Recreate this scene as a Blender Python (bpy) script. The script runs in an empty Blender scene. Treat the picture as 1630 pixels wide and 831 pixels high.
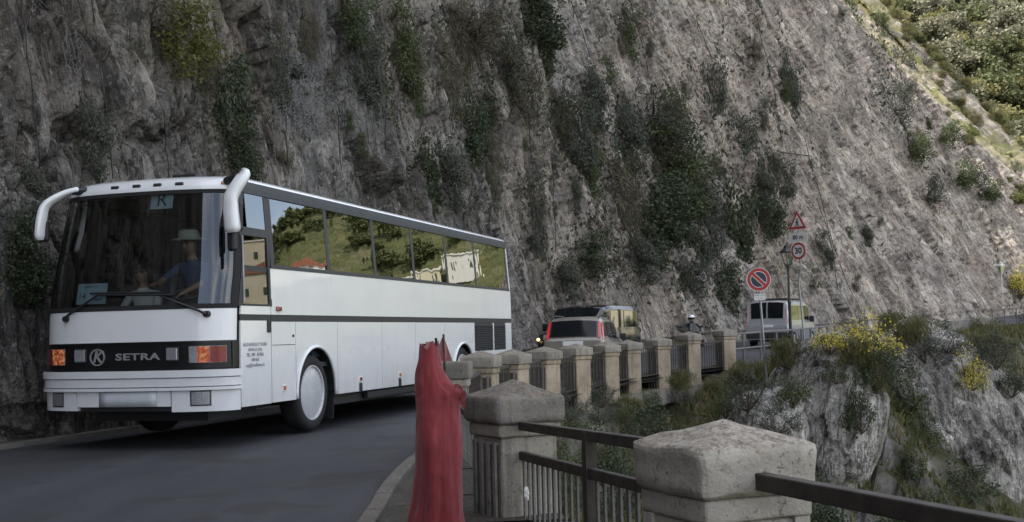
import bpy, bmesh, math, random
import numpy as np
from mathutils import Vector, Matrix
random.seed(7)
RNG = np.random.default_rng(11)
SC = bpy.context.scene
COL = SC.collection
rad = math.radians
PI = math.pi

# ---------------------------------------------------------------- camera
FOC, PITCH, ROLL, EYE = 1934.0, 0.0595, 0.025, 1.24      # focal length in photo pixels (1630 wide), radians, metres
_f = Vector((0, math.cos(PITCH), math.sin(PITCH)))
_u0 = Vector((0, -math.sin(PITCH), math.cos(PITCH)))
_x0 = Vector((1, 0, 0))
CX_ = _x0 * math.cos(ROLL) - _u0 * math.sin(ROLL)
CU_ = _x0 * math.sin(ROLL) + _u0 * math.cos(ROLL)
cam = bpy.data.cameras.new('camera')
cam.sensor_width = 36.0
cam.lens = FOC / 1630.0 * 36.0
cam.clip_start = 0.1
cam.clip_end = 6000
camo = bpy.data.objects.new('camera', cam)
COL.objects.link(camo)
m = Matrix((CX_, CU_, -_f)).transposed().to_4x4()
m.translation = (0, 0, EYE)
camo.matrix_world = m
SC.camera = camo

# ---------------------------------------------------------------- light
SUN_AZ, SUN_EL = rad(-109.0), rad(50.0)                  # direction towards the sun, azimuth from +Y clockwise
world = bpy.data.worlds.new('World')
SC.world = world
world.use_nodes = True
wn = world.node_tree
for n in list(wn.nodes):
    wn.nodes.remove(n)
wo = wn.nodes.new('ShaderNodeOutputWorld')
wb = wn.nodes.new('ShaderNodeBackground')
ws = wn.nodes.new('ShaderNodeTexSky')
ws.sky_type = 'NISHITA'
ws.sun_disc = False
ws.sun_elevation = SUN_EL
ws.sun_rotation = SUN_AZ
ws.altitude = 100
ws.air_density = 1.0
ws.dust_density = 2.2
ws.ozone_density = 1.0
wb.inputs['Strength'].default_value = 0.15
# broken cloud over most of the sky
tcw = wn.nodes.new('ShaderNodeTexCoord')
mpw = wn.nodes.new('ShaderNodeMapping'); mpw.inputs['Scale'].default_value = (1.0, 1.0, 2.6)
nzw = wn.nodes.new('ShaderNodeTexNoise'); nzw.inputs['Scale'].default_value = 2.1; nzw.inputs['Detail'].default_value = 7; nzw.inputs['Roughness'].default_value = .58
rpw = wn.nodes.new('ShaderNodeMapRange')
for k_, v_ in (('From Min', .40), ('From Max', .56), ('To Min', .15), ('To Max', .92)): rpw.inputs[k_].default_value = v_
mxw = wn.nodes.new('ShaderNodeMix'); mxw.data_type = 'RGBA'
wn.links.new(tcw.outputs['Generated'], mpw.inputs['Vector']); wn.links.new(mpw.outputs[0], nzw.inputs['Vector'])
wn.links.new(nzw.outputs['Fac'], rpw.inputs['Value']); wn.links.new(rpw.outputs[0], mxw.inputs[0])
wn.links.new(ws.outputs[0], mxw.inputs[6]); mxw.inputs[7].default_value = (7.2, 7.35, 7.7, 1)
wn.links.new(mxw.outputs[2], wb.inputs['Color'])
wn.links.new(wb.outputs[0], wo.inputs['Surface'])
sun = bpy.data.lights.new('sun', 'SUN')
sun.energy = 3.8
sun.angle = rad(0.53)
sun.color = (1.0, 0.94, 0.84)
suno = bpy.data.objects.new('sun', sun)
COL.objects.link(suno)
sd = Vector((math.sin(SUN_AZ) * math.cos(SUN_EL), math.cos(SUN_AZ) * math.cos(SUN_EL), math.sin(SUN_EL)))
suno.rotation_euler = sd.to_track_quat('Z', 'Y').to_euler()
suno.location = (0, 0, 90)
SC.view_settings.view_transform = 'Standard'
SC.view_settings.look = 'None'
SC.view_settings.exposure = 1.0
SC.view_settings.gamma = 1.0
SC.view_settings.use_curve_mapping = False

# ---------------------------------------------------------------- small helpers
HOR = lambda px: 415.5 + FOC * math.tan(PITCH) - ROLL * (px - 815.0)
def ray(px, py):
    return CX_ * ((px - 815.0) / FOC) - CU_ * ((py - 415.5) / FOC) + _f
def at(px, py, depth):
    """point at the given distance along +Y that is seen in direction (px, py)"""
    d = ray(px, py)
    return Vector((0, 0, EYE)) + d * (depth / d.y)
def project(P):
    P = np.asarray(P, float) - np.array([0, 0, EYE])
    z = P @ np.array(_f)
    return 815.0 + FOC * (P @ np.array(CX_)) / z, 415.5 - FOC * (P @ np.array(CU_)) / z, z

def lerp(a, b, t):
    return a + (b - a) * t

class MB:
    """collects shapes, then links them as ONE mesh object"""
    def __init__(s):
        s.v, s.f, s.m = [], [], []
        s.mi = 0
    def add(s, vs, fs):
        o = len(s.v)
        s.v.extend([tuple(p) for p in vs])
        s.f.extend([tuple(i + o for i in f) for f in fs])
        s.m.extend([s.mi] * len(fs))
        return s
    def box(s, c, d, R=None, taper=1.0):
        hx, hy, hz = d[0] / 2, d[1] / 2, d[2] / 2
        vs = []
        for z, t in ((-hz, 1.0), (hz, taper)):
            for x, y in ((-hx, -hy), (hx, -hy), (hx, hy), (-hx, hy)):
                p = Vector((x * t, y * t, z))
                if R is not None:
                    p = R @ p
                vs.append(p + Vector(c))
        return s.add(vs, [(3, 2, 1, 0), (4, 5, 6, 7), (0, 1, 5, 4), (1, 2, 6, 5), (2, 3, 7, 6), (3, 0, 4, 7)])
    def bbox(s, c, d, b=0.02, R=None):
        """box with chamfered edges"""
        hx, hy, hz = d[0] / 2, d[1] / 2, d[2] / 2
        b = min(b, hx * .9, hy * .9, hz * .9)
        bm = bmesh.new()
        bmesh.ops.create_cube(bm, size=1)
        for v in bm.verts:
            v.co = Vector((v.co.x * 2 * hx, v.co.y * 2 * hy, v.co.z * 2 * hz))
        bmesh.ops.bevel(bm, geom=bm.edges[:], offset=b, segments=2, affect='EDGES', profile=0.5)
        bm.verts.index_update()
        vs = []
        for v in bm.verts:
            p = v.co.copy()
            if R is not None:
                p = R @ p
            vs.append(p + Vector(c))
        s.add(vs, [[v.index for v in f.verts] for f in bm.faces])
        bm.free()
        return s
    def tube(s, pts, r, n=6, cap=True):
        pts = [Vector(p) for p in pts]
        rs = r if isinstance(r, (list, tuple)) else [r] * len(pts)
        vs, fs = [], []
        up = None
        for i, p in enumerate(pts):
            t = (pts[min(i + 1, len(pts) - 1)] - pts[max(i - 1, 0)])
            if t.length < 1e-9:
                t = Vector((0, 0, 1))
            t.normalize()
            if up is None:
                up = Vector((0, 0, 1)) if abs(t.z) < .9 else Vector((1, 0, 0))
            a = t.cross(up)
            if a.length < 1e-6:
                a = t.orthogonal()
            a.normalize()
            b = a.cross(t).normalized()
            up = b
            for k in range(n):
                q = 2 * PI * k / n
                vs.append(p + (a * math.cos(q) + b * math.sin(q)) * rs[i])
        for i in range(len(pts) - 1):
            for k in range(n):
                k2 = (k + 1) % n
                fs.append((i * n + k, i * n + k2, (i + 1) * n + k2, (i + 1) * n + k))
        if cap:
            fs.append(tuple(range(n))[::-1])
            fs.append(tuple((len(pts) - 1) * n + k for k in range(n)))
        return s.add(vs, fs)
    def lathe(s, prof, n=24, axis='z', c=(0, 0, 0), a0=0, a1=2 * PI):
        """prof: list of (radius, height along axis)"""
        vs, fs = [], []
        full = abs(a1 - a0 - 2 * PI) < 1e-6
        nn = n if full else n + 1
        for (r, h) in prof:
            for k in range(nn):
                q = a0 + (a1 - a0) * k / n
                x, y = r * math.cos(q), r * math.sin(q)
                if axis == 'z': p = (x, y, h)
                elif axis == 'x': p = (h, x, y)
                else: p = (x, h, y)
                vs.append((p[0] + c[0], p[1] + c[1], p[2] + c[2]))
        for i in range(len(prof) - 1):
            for k in range(n):
                k2 = (k + 1) % nn if full else k + 1
                fs.append((i * nn + k, i * nn + k2, (i + 1) * nn + k2, (i + 1) * nn + k))
        return s.add(vs, fs)
    def grid(s, P, closed_u=False):
        """P: rows x cols x 3"""
        P = np.asarray(P, float)
        nr, nc = P.shape[:2]
        fs = []
        for i in range(nr - 1):
            for j in range(nc if closed_u else nc - 1):
                j2 = (j + 1) % nc
                fs.append((i * nc + j, i * nc + j2, (i + 1) * nc + j2, (i + 1) * nc + j))
        return s.add(P.reshape(-1, 3), fs)
    def slab(s, P, N, t):
        """thin solid: sheet P (rows x cols x 3) and its copy t further along -N, with rims"""
        P = np.asarray(P, float); N = np.asarray(N, float)
        Q = P - N * t
        nr, nc = P.shape[:2]
        o = nr * nc
        fs = []
        for i in range(nr - 1):
            for j in range(nc - 1):
                a, b, c, d = i * nc + j, i * nc + j + 1, (i + 1) * nc + j + 1, (i + 1) * nc + j
                fs.append((a, b, c, d)); fs.append((o + d, o + c, o + b, o + a))
        for j in range(nc - 1):
            fs.append((j, o + j, o + j + 1, j + 1))
            k = (nr - 1) * nc
            fs.append((k + j + 1, o + k + j + 1, o + k + j, k + j))
        for i in range(nr - 1):
            fs.append(((i + 1) * nc, o + (i + 1) * nc, o + i * nc, i * nc))
            e = nc - 1
            fs.append((i * nc + e, o + i * nc + e, o + (i + 1) * nc + e, (i + 1) * nc + e))
        return s.add(np.concatenate([P.reshape(-1, 3), Q.reshape(-1, 3)]), fs)
    def prism(s, poly, a, b, axis='y'):
        """2-D outline extruded from a to b along an axis"""
        n = len(poly)
        def P(u, v, h):
            return {'y': (u, h, v), 'x': (h, u, v), 'z': (u, v, h)}[axis]
        vs = [P(u, v, a) for u, v in poly] + [P(u, v, b) for u, v in poly]
        fs = [tuple(range(n))[::-1], tuple(range(n, 2 * n))]
        for i in range(n):
            j = (i + 1) % n
            fs.append((i, j, n + j, n + i))
        return s.add(vs, fs)
    def mesh(s, name, mat, smooth=False, fix=True):
        me = bpy.data.meshes.new(name)
        me.from_pydata(s.v, [], s.f)
        mats = mat if isinstance(mat, (list, tuple)) else [mat]
        for mm in mats:
            me.materials.append(mm)
        if len(mats) > 1:
            me.polygons.foreach_set('material_index', s.m)
        if fix:
            bm = bmesh.new(); bm.from_mesh(me)
            bmesh.ops.recalc_face_normals(bm, faces=bm.faces[:])
            bm.to_mesh(me); bm.free()
        if smooth:
            me.polygons.foreach_set('use_smooth', [True] * len(me.polygons))
            if smooth is not True:
                try: me.set_sharp_from_angle(angle=rad(smooth))
                except Exception: pass
        me.update()
        return me
    def build(s, name, mat, parent=None, smooth=False, fix=True, loc=None):
        return link(name, s.mesh(name, mat, smooth, fix), parent, loc)

def link(name, me, parent=None, loc=None):
    o = bpy.data.objects.new(name, me)
    COL.objects.link(o)
    if parent is not None:
        o.parent = parent
    if loc is not None:
        o.location = loc
    return o
def tag(o, label=None, cat=None, group=None, kind=None):
    if label: o['label'] = label
    if cat: o['category'] = cat
    if group: o['group'] = group
    if kind: o['kind'] = kind
    return o
def thing(name, label, cat, loc=(0, 0, 0), rz=0.0, group=None):
    o = bpy.data.objects.new(name, None)
    o.empty_display_size = 0.2
    COL.objects.link(o)
    o.location = loc
    o.rotation_euler = (0, 0, rz)
    return tag(o, label, cat, group)
def dup(root, loc=None, rz=None, scale=None, label=None, group=None, rot=None):
    r = root.copy(); COL.objects.link(r)
    if loc is not None: r.location = loc
    if rz is not None: r.rotation_euler = (0, 0, rz)
    if rot is not None: r.rotation_euler = rot
    if scale is not None: r.scale = scale if isinstance(scale, (tuple, list, Vector)) else (scale,) * 3
    if label: r['label'] = label
    if group: r['group'] = group
    for ch in list(root.children):
        c = ch.copy(); COL.objects.link(c); c.parent = r
        for g in list(ch.children):
            d = g.copy(); COL.objects.link(d); d.parent = c
    return r
def arr_mesh(name, V, F, mat, smooth=True, mi=None):
    """mesh from numpy arrays; F has 3 or 4 columns"""
    V = np.ascontiguousarray(V, np.float32); F = np.ascontiguousarray(F, np.int32)
    me = bpy.data.meshes.new(name)
    nf, k = F.shape
    me.vertices.add(len(V)); me.vertices.foreach_set('co', V.ravel())
    me.loops.add(nf * k); me.loops.foreach_set('vertex_index', F.ravel())
    me.polygons.add(nf)
    me.polygons.foreach_set('loop_start', np.arange(0, nf * k, k, dtype=np.int32))
    me.polygons.foreach_set('loop_total', np.full(nf, k, np.int32))
    mats = mat if isinstance(mat, (list, tuple)) else [mat]
    for mm in mats: me.materials.append(mm)
    if mi is not None: me.polygons.foreach_set('material_index', np.ascontiguousarray(mi, np.int32))
    me.polygons.foreach_set('use_smooth', np.full(nf, bool(smooth)))
    me.update(calc_edges=True)
    me.validate()
    return me
def text_mesh(txt, size, mat, extrude=0.002, align='CENTER', sx=1.0, shear=0.0, bold=0.0, spacing=1.0):
    cu = bpy.data.curves.new('lettering', 'FONT')
    cu.body = txt; cu.size = size; cu.extrude = extrude; cu.align_x = align; cu.align_y = 'CENTER'
    cu.shear = shear; cu.offset = bold; cu.space_character = spacing; cu.resolution_u = 3
    o = bpy.data.objects.new('lettering', cu); COL.objects.link(o)
    dg = bpy.context.evaluated_depsgraph_get()
    me = bpy.data.meshes.new_from_object(o.evaluated_get(dg))
    bpy.data.objects.remove(o); bpy.data.curves.remove(cu)
    me.materials.clear(); me.materials.append(mat)
    if sx != 1.0:
        me.transform(Matrix.Diagonal((sx, 1, 1, 1)))
    return me
def put_text(me, parent, loc, xdir, updir, name='lettering'):
    """text lies in the plane of xdir, updir, faces their cross product"""
    x = Vector(xdir).normalized(); u = Vector(updir).normalized(); n = x.cross(u).normalized(); u = n.cross(x)
    o = link(name, me, parent)
    M = Matrix((x, u, n)).transposed().to_4x4(); M.translation = loc
    o.matrix_local = M
    return o

# ---------------------------------------------------------------- noise (vectorised)
_perm = np.concatenate([RNG.permutation(256)] * 3)
_G = RNG.normal(size=(256, 3)); _G /= np.linalg.norm(_G, axis=1)[:, None]
def pn(P):
    P = np.asarray(P, float)
    I = np.floor(P).astype(int); Fr = P - I
    w = Fr ** 3 * (Fr * (Fr * 6 - 15) + 10)
    I &= 255
    out = np.zeros(P.shape[:-1])
    for dx in (0, 1):
        wx = w[..., 0] if dx else 1 - w[..., 0]
        for dy in (0, 1):
            wy = w[..., 1] if dy else 1 - w[..., 1]
            for dz in (0, 1):
                wz = w[..., 2] if dz else 1 - w[..., 2]
                g = _G[_perm[_perm[_perm[(I[..., 0] + dx) & 255] + ((I[..., 1] + dy) & 255)] + ((I[..., 2] + dz) & 255)]]
                d = g[..., 0] * (Fr[..., 0] - dx) + g[..., 1] * (Fr[..., 1] - dy) + g[..., 2] * (Fr[..., 2] - dz)
                out += wx * wy * wz * d
    return out
def fbm(P, o=4, gain=.5, lac=2.03, ridge=False):
    a, s, t = 1.0, 0.0, 0.0
    P = np.asarray(P, float)
    for i in range(o):
        n = pn(P + i * 17.3)
        s = s + a * ((1 - 2 * np.abs(n)) - .6 if ridge else n)
        t += a; a *= gain; P = P * lac
    return s / t
_CO = RNG.random((256, 3)); _CV = RNG.normal(size=(256, 4))
def cells(P):
    """3-D Worley: returns per-point offset of its nearest cell (a tilted facet) and F2-F1"""
    P = np.asarray(P, float)
    I = np.floor(P).astype(int); Fr = P - I
    b1 = np.full(P.shape[:-1], 9.0); b2 = b1.copy(); val = np.zeros(P.shape[:-1])
    for dx in (-1, 0, 1):
        for dy in (-1, 0, 1):
            for dz in (-1, 0, 1):
                h = _perm[_perm[_perm[(I[..., 0] + dx) & 255] + ((I[..., 1] + dy) & 255)] + ((I[..., 2] + dz) & 255)]
                q = _CO[h]
                ex = q[..., 0] + dx - Fr[..., 0]; ey = q[..., 1] + dy - Fr[..., 1]; ez = q[..., 2] + dz - Fr[..., 2]
                d = ex * ex + ey * ey + ez * ez
                c = _CV[h]
                v = c[..., 0] + 0.9 * (c[..., 1] * ex + c[..., 2] * ey + c[..., 3] * ez)
                nb = d < b1
                b2 = np.where(nb, b1, np.minimum(b2, d))
                val = np.where(nb, v, val); b1 = np.where(nb, d, b1)
    return val, np.sqrt(b2) - np.sqrt(b1)

# ---------------------------------------------------------------- materials
class NT:
    def __init__(s, name):
        s.m = bpy.data.materials.new(name); s.m.use_nodes = True
        s.t = s.m.node_tree; s.n = s.t.nodes; s.l = s.t.links
        s.b = s.n['Principled BSDF']; s.o = s.n['Material Output']
    def node(s, typ, ins=None, **kw):
        n = s.n.new(typ)
        for k, v in kw.items(): setattr(n, k, v)
        for k, v in (ins or {}).items():
            if isinstance(v, bpy.types.NodeSocket): s.l.new(v, n.inputs[k])
            else: n.inputs[k].default_value = v
        return n
    def noise(s, vec, scale, detail=4, rough=.55, dist=0.0):
        return s.node('ShaderNodeTexNoise', {'Vector': vec, 'Scale': scale, 'Detail': detail, 'Roughness': rough, 'Distortion': dist}).outputs['Fac']
    def ramp(s, fac, stops):
        r = s.node('ShaderNodeValToRGB', {'Fac': fac}); e = r.color_ramp.elements
        while len(e) < len(stops): e.new(0.5)
        for i, (p, c) in enumerate(stops):
            e[i].position = p; e[i].color = tuple(c) + ((1,) if len(c) == 3 else ())
        return r.outputs['Color']
    def mix(s, fac, a, b, mode='MIX'):
        n = s.node('ShaderNodeMix', data_type='RGBA', blend_type=mode)
        for idx, v in ((0, fac), (6, a), (7, b)):
            if isinstance(v, bpy.types.NodeSocket): s.l.new(v, n.inputs[idx])
            else: n.inputs[idx].default_value = (tuple(v) + (1,) if isinstance(v, (tuple, list)) and len(v) == 3 else v)
        return n.outputs[2]
    def math(s, op, a, b=0.0, clamp=False):
        n = s.node('ShaderNodeMath', operation=op, use_clamp=clamp)
        for i, v in ((0, a), (1, b)):
            if isinstance(v, bpy.types.NodeSocket): s.l.new(v, n.inputs[i])
            else: n.inputs[i].default_value = v
        return n.outputs[0]
    def mapr(s, v, a, b, c=0.0, d=1.0):
        return s.node('ShaderNodeMapRange', {'Value': v, 'From Min': a, 'From Max': b, 'To Min': c, 'To Max': d}).outputs[0]
    def coord(s, kind='Object', scale=None, rot=None):
        c = s.node('ShaderNodeTexCoord').outputs[kind] if kind != 'Position' else s.node('ShaderNodeNewGeometry').outputs['Position']
        if scale or rot:
            c = s.node('ShaderNodeMapping', {'Vector': c, 'Scale': scale or (1, 1, 1), 'Rotation': rot or (0, 0, 0)}).outputs[0]
        return c
    def bump(s, h, strength=.5, dist=.02, prev=None):
        n = s.node('ShaderNodeBump', {'Height': h, 'Strength': strength, 'Distance': dist})
        if prev is not None: s.l.new(prev, n.inputs['Normal'])
        return n.outputs[0]
    def set(s, **kw):
        names = {'color': 'Base Color', 'rough': 'Roughness', 'metal': 'Metallic', 'spec': 'Specular IOR Level', 'coat': 'Coat Weight', 'coatr': 'Coat Roughness',
                 'normal': 'Normal', 'emit': 'Emission Color', 'estr': 'Emission Strength', 'alpha': 'Alpha', 'trans': 'Transmission Weight', 'ior': 'IOR', 'sheen': 'Sheen Weight'}
        for k, v in kw.items():
            i = s.b.inputs[names[k]]
            if isinstance(v, bpy.types.NodeSocket): s.l.new(v, i)
            else: i.default_value = (tuple(v) + (1,)) if isinstance(v, tuple) and len(v) == 3 else v
        return s.m
def simple(name, col, rough=.6, metal=0.0, var=.12, scale=6.0, bump=0.0, coat=0.0, spec=.5, bscale=40.0, bdist=.004):
    t = NT(name); c = t.coord('Object')
    n = t.noise(c, scale, 5, .6)
    lo = tuple(x * (1 - var) for x in col); hi = tuple(min(1, x * (1 + var)) for x in col)
    t.set(color=t.ramp(n, [(.3, lo), (.7, hi)]), rough=rough, metal=metal, coat=coat, spec=spec)
    if coat: t.set(coatr=.04)
    if bump: t.set(normal=t.bump(t.noise(c, bscale, 4, .6), bump, bdist))
    return t.m
def emissive(name, col, emit, strength):
    t = NT(name)
    return t.set(color=col, emit=emit, estr=strength, rough=.3)
def glass_mat(name, tint=(.25, .28, .28), ior=1.5, rough=0.0, wave=0.0, boost=0.0):
    """thin sheet of glass: mirror reflection by Fresnel, the rest passes straight through, tinted"""
    t = NT(name)
    t.n.remove(t.b)
    fr = t.node('ShaderNodeFresnel', {'IOR': ior})
    gl = t.node('ShaderNodeBsdfGlossy', {'Color': (1, 1, 1, 1), 'Roughness': rough})
    tr = t.node('ShaderNodeBsdfTransparent', {'Color': tuple(tint) + (1,)})
    if wave:
        nb = t.bump(t.noise(t.coord('Object'), 1.6, 2, .5), wave, .05)
        t.l.new(nb, gl.inputs['Normal'])
    fac = fr.outputs[0] if not boost else t.math('ADD', t.math('MULTIPLY', fr.outputs[0], 1 - boost), boost)
    mx = t.node('ShaderNodeMixShader')
    t.l.new(fac, mx.inputs[0]); t.l.new(tr.outputs[0], mx.inputs[1]); t.l.new(gl.outputs[0], mx.inputs[2])
    t.l.new(mx.outputs[0], t.o.inputs['Surface'])
    return t.m

def rock_mat(name, warm=1.0, dark=1.0, streak=(0, 0, 0), attr=None):
    t = NT(name)
    p = t.coord('Position')
    def sc(v, rot=None):
        if attr: return t.node('ShaderNodeMapping', {'Vector': t.node('ShaderNodeAttribute', attribute_name=attr).outputs['Vector'], 'Scale': v}).outputs[0]
        return t.coord('Position', v, rot)
    big = t.noise(p, .11, 4, .6)
    mid = t.noise(p, .55, 6, .65, .4)
    fine = t.noise(p, 3.2, 6, .7)
    grit = t.noise(p, 14.0, 4, .7)
    st = t.noise(sc((1.3, 1.3, .14), streak), 1.0, 6, .7, .6)
    st2 = t.noise(sc((4.5, 4.5, .4), streak), 1.0, 4, .65, .3)
    st3 = t.noise(sc((9, 9, .35), streak), 1.0, 4, .65, .3)
    grey = t.ramp(mid, [(.30, (.085 * dark, .082 * dark, .080 * dark)), (.48, (.225 * dark, .215 * dark, .205 * dark)), (.68, (.43 * dark, .41 * dark, .385 * dark))])
    tan_ = t.ramp(mid, [(.30, (.13 * dark, .105 * dark, .09 * dark)), (.5, (.30 * dark, .25 * dark, .205 * dark)), (.70, (.47 * dark, .405 * dark, .34 * dark))])
    wm = t.math('MULTIPLY', t.mapr(big, .40, .60), .75 * warm)
    if attr:
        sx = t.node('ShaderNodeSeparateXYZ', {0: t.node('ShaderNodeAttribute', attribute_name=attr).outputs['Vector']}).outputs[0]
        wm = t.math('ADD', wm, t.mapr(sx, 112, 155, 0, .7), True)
    c = t.mix(wm, grey, tan_)
    c = t.mix(t.mapr(t.noise(p, .22, 5, .68, .8), .50, .66, 0, .62), c, (.075, .072, .07))   # dark weathered zones
    c = t.mix(t.mapr(st, .53, .70, 0, .7), c, (.045, .043, .042))            # dark water stains running down
    c = t.mix(t.mapr(st3, .55, .66, 0, .55), c, (.07, .067, .064))
    c = t.mix(t.mapr(t.noise(sc((.5, .5, .12)), 1.0, 5, .6, .5), .56, .70, 0, .5), c, (.20, .145, .10))   # rusty brown stain
    c = t.mix(t.mapr(st2, .58, .74, 0, .4), c, (.42 * dark, .40 * dark, .37 * dark))  # pale calcite streaks
    c = t.mix(t.mapr(fine, .56, .62, 0, .68), c, (.05, .048, .045))
    c = t.mix(t.mapr(grit, .56, .63, 0, .32), c, (.055, .053, .05))
    for v_, w_, a_ in (((.9, .9, .13), .016, .8), ((2.6, 2.6, .30), .020, .65), ((6.5, 6.5, 1.1), .03, .45)):      # wandering upright cracks
        ln = t.noise(sc(v_, streak), 1.0, 6, .62, 1.2)
        c = t.mix(t.mapr(t.math('ABSOLUTE', t.math('SUBTRACT', ln, .5)), 0, w_, a_, 0), c, (.028, .026, .025))
    c = t.mix(t.mapr(t.noise(p, 7.5, 5, .75), .58, .64, 0, .45), c, (.52 * dark, .50 * dark, .47 * dark))
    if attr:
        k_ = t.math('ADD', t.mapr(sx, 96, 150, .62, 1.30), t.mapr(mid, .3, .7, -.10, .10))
        c = t.mix(1.0, c, t.node('ShaderNodeCombineColor', {0: k_, 1: k_, 2: k_}).outputs[0], 'MULTIPLY')   # shade of the near end, under less open sky, painted into the rock
    c = t.mix(t.mapr(t.noise(p, .9, 6, .7), .60, .74, 0, .5), c, (.075, .075, .045))   # lichen and moss film
    vor = t.node('ShaderNodeTexVoronoi', {'Vector': t.node('ShaderNodeVectorMath', {0: sc((1, 1, .45), streak), 1: t.node('ShaderNodeTexNoise', {'Vector': p, 'Scale': 1.2, 'Detail': 3}).outputs['Color']}, operation='ADD').outputs[0], 'Scale': .9}, feature='DISTANCE_TO_EDGE')
    crack = t.mapr(vor.outputs['Distance'], 0.0, .045, 0, 1)
    c = t.mix(t.math('MULTIPLY', t.math('SUBTRACT', 1.0, crack), .22), c, (.035, .033, .03))
    b = t.bump(t.mapr(crack, 0, 1), .3, .06)
    b = t.bump(fine, 1.0, .2, b)
    b = t.bump(st2, .6, .12, b)
    b = t.bump(st3, .5, .05, b)
    b = t.bump(grit, .9, .05, b)
    return t.set(color=c, rough=.9, spec=.25, normal=b)
def concrete_mat(name, col=(.30, .275, .235), dirt=.6, scale=1.0, top=.75):
    t = NT(name); p = t.coord('Position')
    a = t.noise(p, 2.2 * scale, 6, .65); b_ = t.noise(p, 11 * scale, 5, .7); g = t.noise(p, 70 * scale, 3, .6)
    v = t.noise(t.coord('Position', (9, 9, .7)), 1.0, 5, .65)
    c = t.ramp(a, [(.3, tuple(x * .62 for x in col)), (.55, col), (.75, tuple(min(1, x * 1.25) for x in col))])
    c = t.mix(t.mapr(v, .52, .72, 0, dirt), c, (.06, .055, .048))
    c = t.mix(t.mapr(b_, .58, .72, 0, dirt), c, (.05, .048, .042))
    c = t.mix(t.mapr(t.noise(p, 5 * scale, 5, .7, .5), .60, .70, 0, .45), c, (.16, .11, .06))   # rusty lichen
    c = t.mix(t.mapr(g, .55, .8, 0, .35), c, (.5, .48, .44))
    nz = t.node('ShaderNodeSeparateXYZ', {0: t.node('ShaderNodeNewGeometry').outputs['Normal']}).outputs[2]
    tm = t.math('MULTIPLY', t.mapr(nz, .45, .85), t.mapr(t.noise(p, 26 * scale, 5, .75), .40, .60), True)
    c = t.mix(t.math('MULTIPLY', tm, top), c, t.ramp(g, [(.35, (.05, .042, .034)), (.6, (.20, .15, .105)), (.75, (.42, .37, .30))]))   # rain-pitted, lichen-brown tops
    pit = t.mapr(t.noise(p, 38 * scale, 4, .7), .60, .68)
    c = t.mix(t.math('MULTIPLY', pit, .5), c, (.06, .055, .05))
    n = t.bump(b_, .6, .018); n = t.bump(g, .7, .006, n); n = t.bump(t.math('SUBTRACT', 1.0, pit), .6, .008, n)
    return t.set(color=c, rough=.92, spec=.2, normal=n)
def leaf_mat(name, cols, trans=.25, rough=.55):
    t = NT(name)
    r = t.node('ShaderNodeNewGeometry').outputs['Random Per Island']
    k = len(cols)
    c = t.ramp(r, [((i + .5) / k, q) for i, q in enumerate(cols)])
    t.set(color=c, rough=rough, spec=.3)
    tl = t.node('ShaderNodeBsdfTranslucent', {'Color': c})
    mx = t.node('ShaderNodeMixShader', {0: trans})
    t.l.new(t.b.outputs[0], mx.inputs[1]); t.l.new(tl.outputs[0], mx.inputs[2])
    t.l.new(mx.outputs[0], t.o.inputs['Surface'])
    return t.m

M = {}
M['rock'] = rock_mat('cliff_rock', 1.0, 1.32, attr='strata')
M['rock_far'] = rock_mat('spur_rock', .2, 1.95, (0, rad(-25), 0))
M['concrete'] = concrete_mat('pillar_concrete')
M['concrete_pale'] = concrete_mat('pale_cap_concrete', (.40, .365, .315), .35)
M['concrete_dark'] = concrete_mat('grey_cap_concrete', (.20, .185, .165), .8)
M['wall'] = concrete_mat('wall_concrete', (.22, .205, .18), .75, .5)
M['kerb'] = concrete_mat('kerb_concrete', (.13, .127, .122), .5)
M['concrete_warm'] = concrete_mat('warm_pillar_concrete', (.36, .295, .22), .65)
M['iron'] = simple('weathered_iron', (.055, .047, .04), .75, .2, .45, 9, .5, bscale=30)
M['iron_grey'] = simple('grey_painted_iron', (.16, .155, .145), .7, .1, .35, 12, .4)
M['steel'] = simple('galvanised_steel', (.32, .33, .34), .45, .7, .15, 10)
M['cable'] = simple('steel_cable', (.03, .03, .03), .7, .3, .2)
M['wire'] = simple('net_wire', (.22, .22, .22), .6, .5, .2)
M['bark'] = simple('bark', (.09, .07, .05), .9, 0, .4, 12, .6)
M['black'] = simple('black_plastic', (.014, .014, .016), .5, 0, .2, 8)
M['rubber'] = simple('rubber', (.012, .012, .013), .85, 0, .25, 12, .3)
M['white'] = simple('white_print', (.75, .75, .73), .5, 0, .03)
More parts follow.
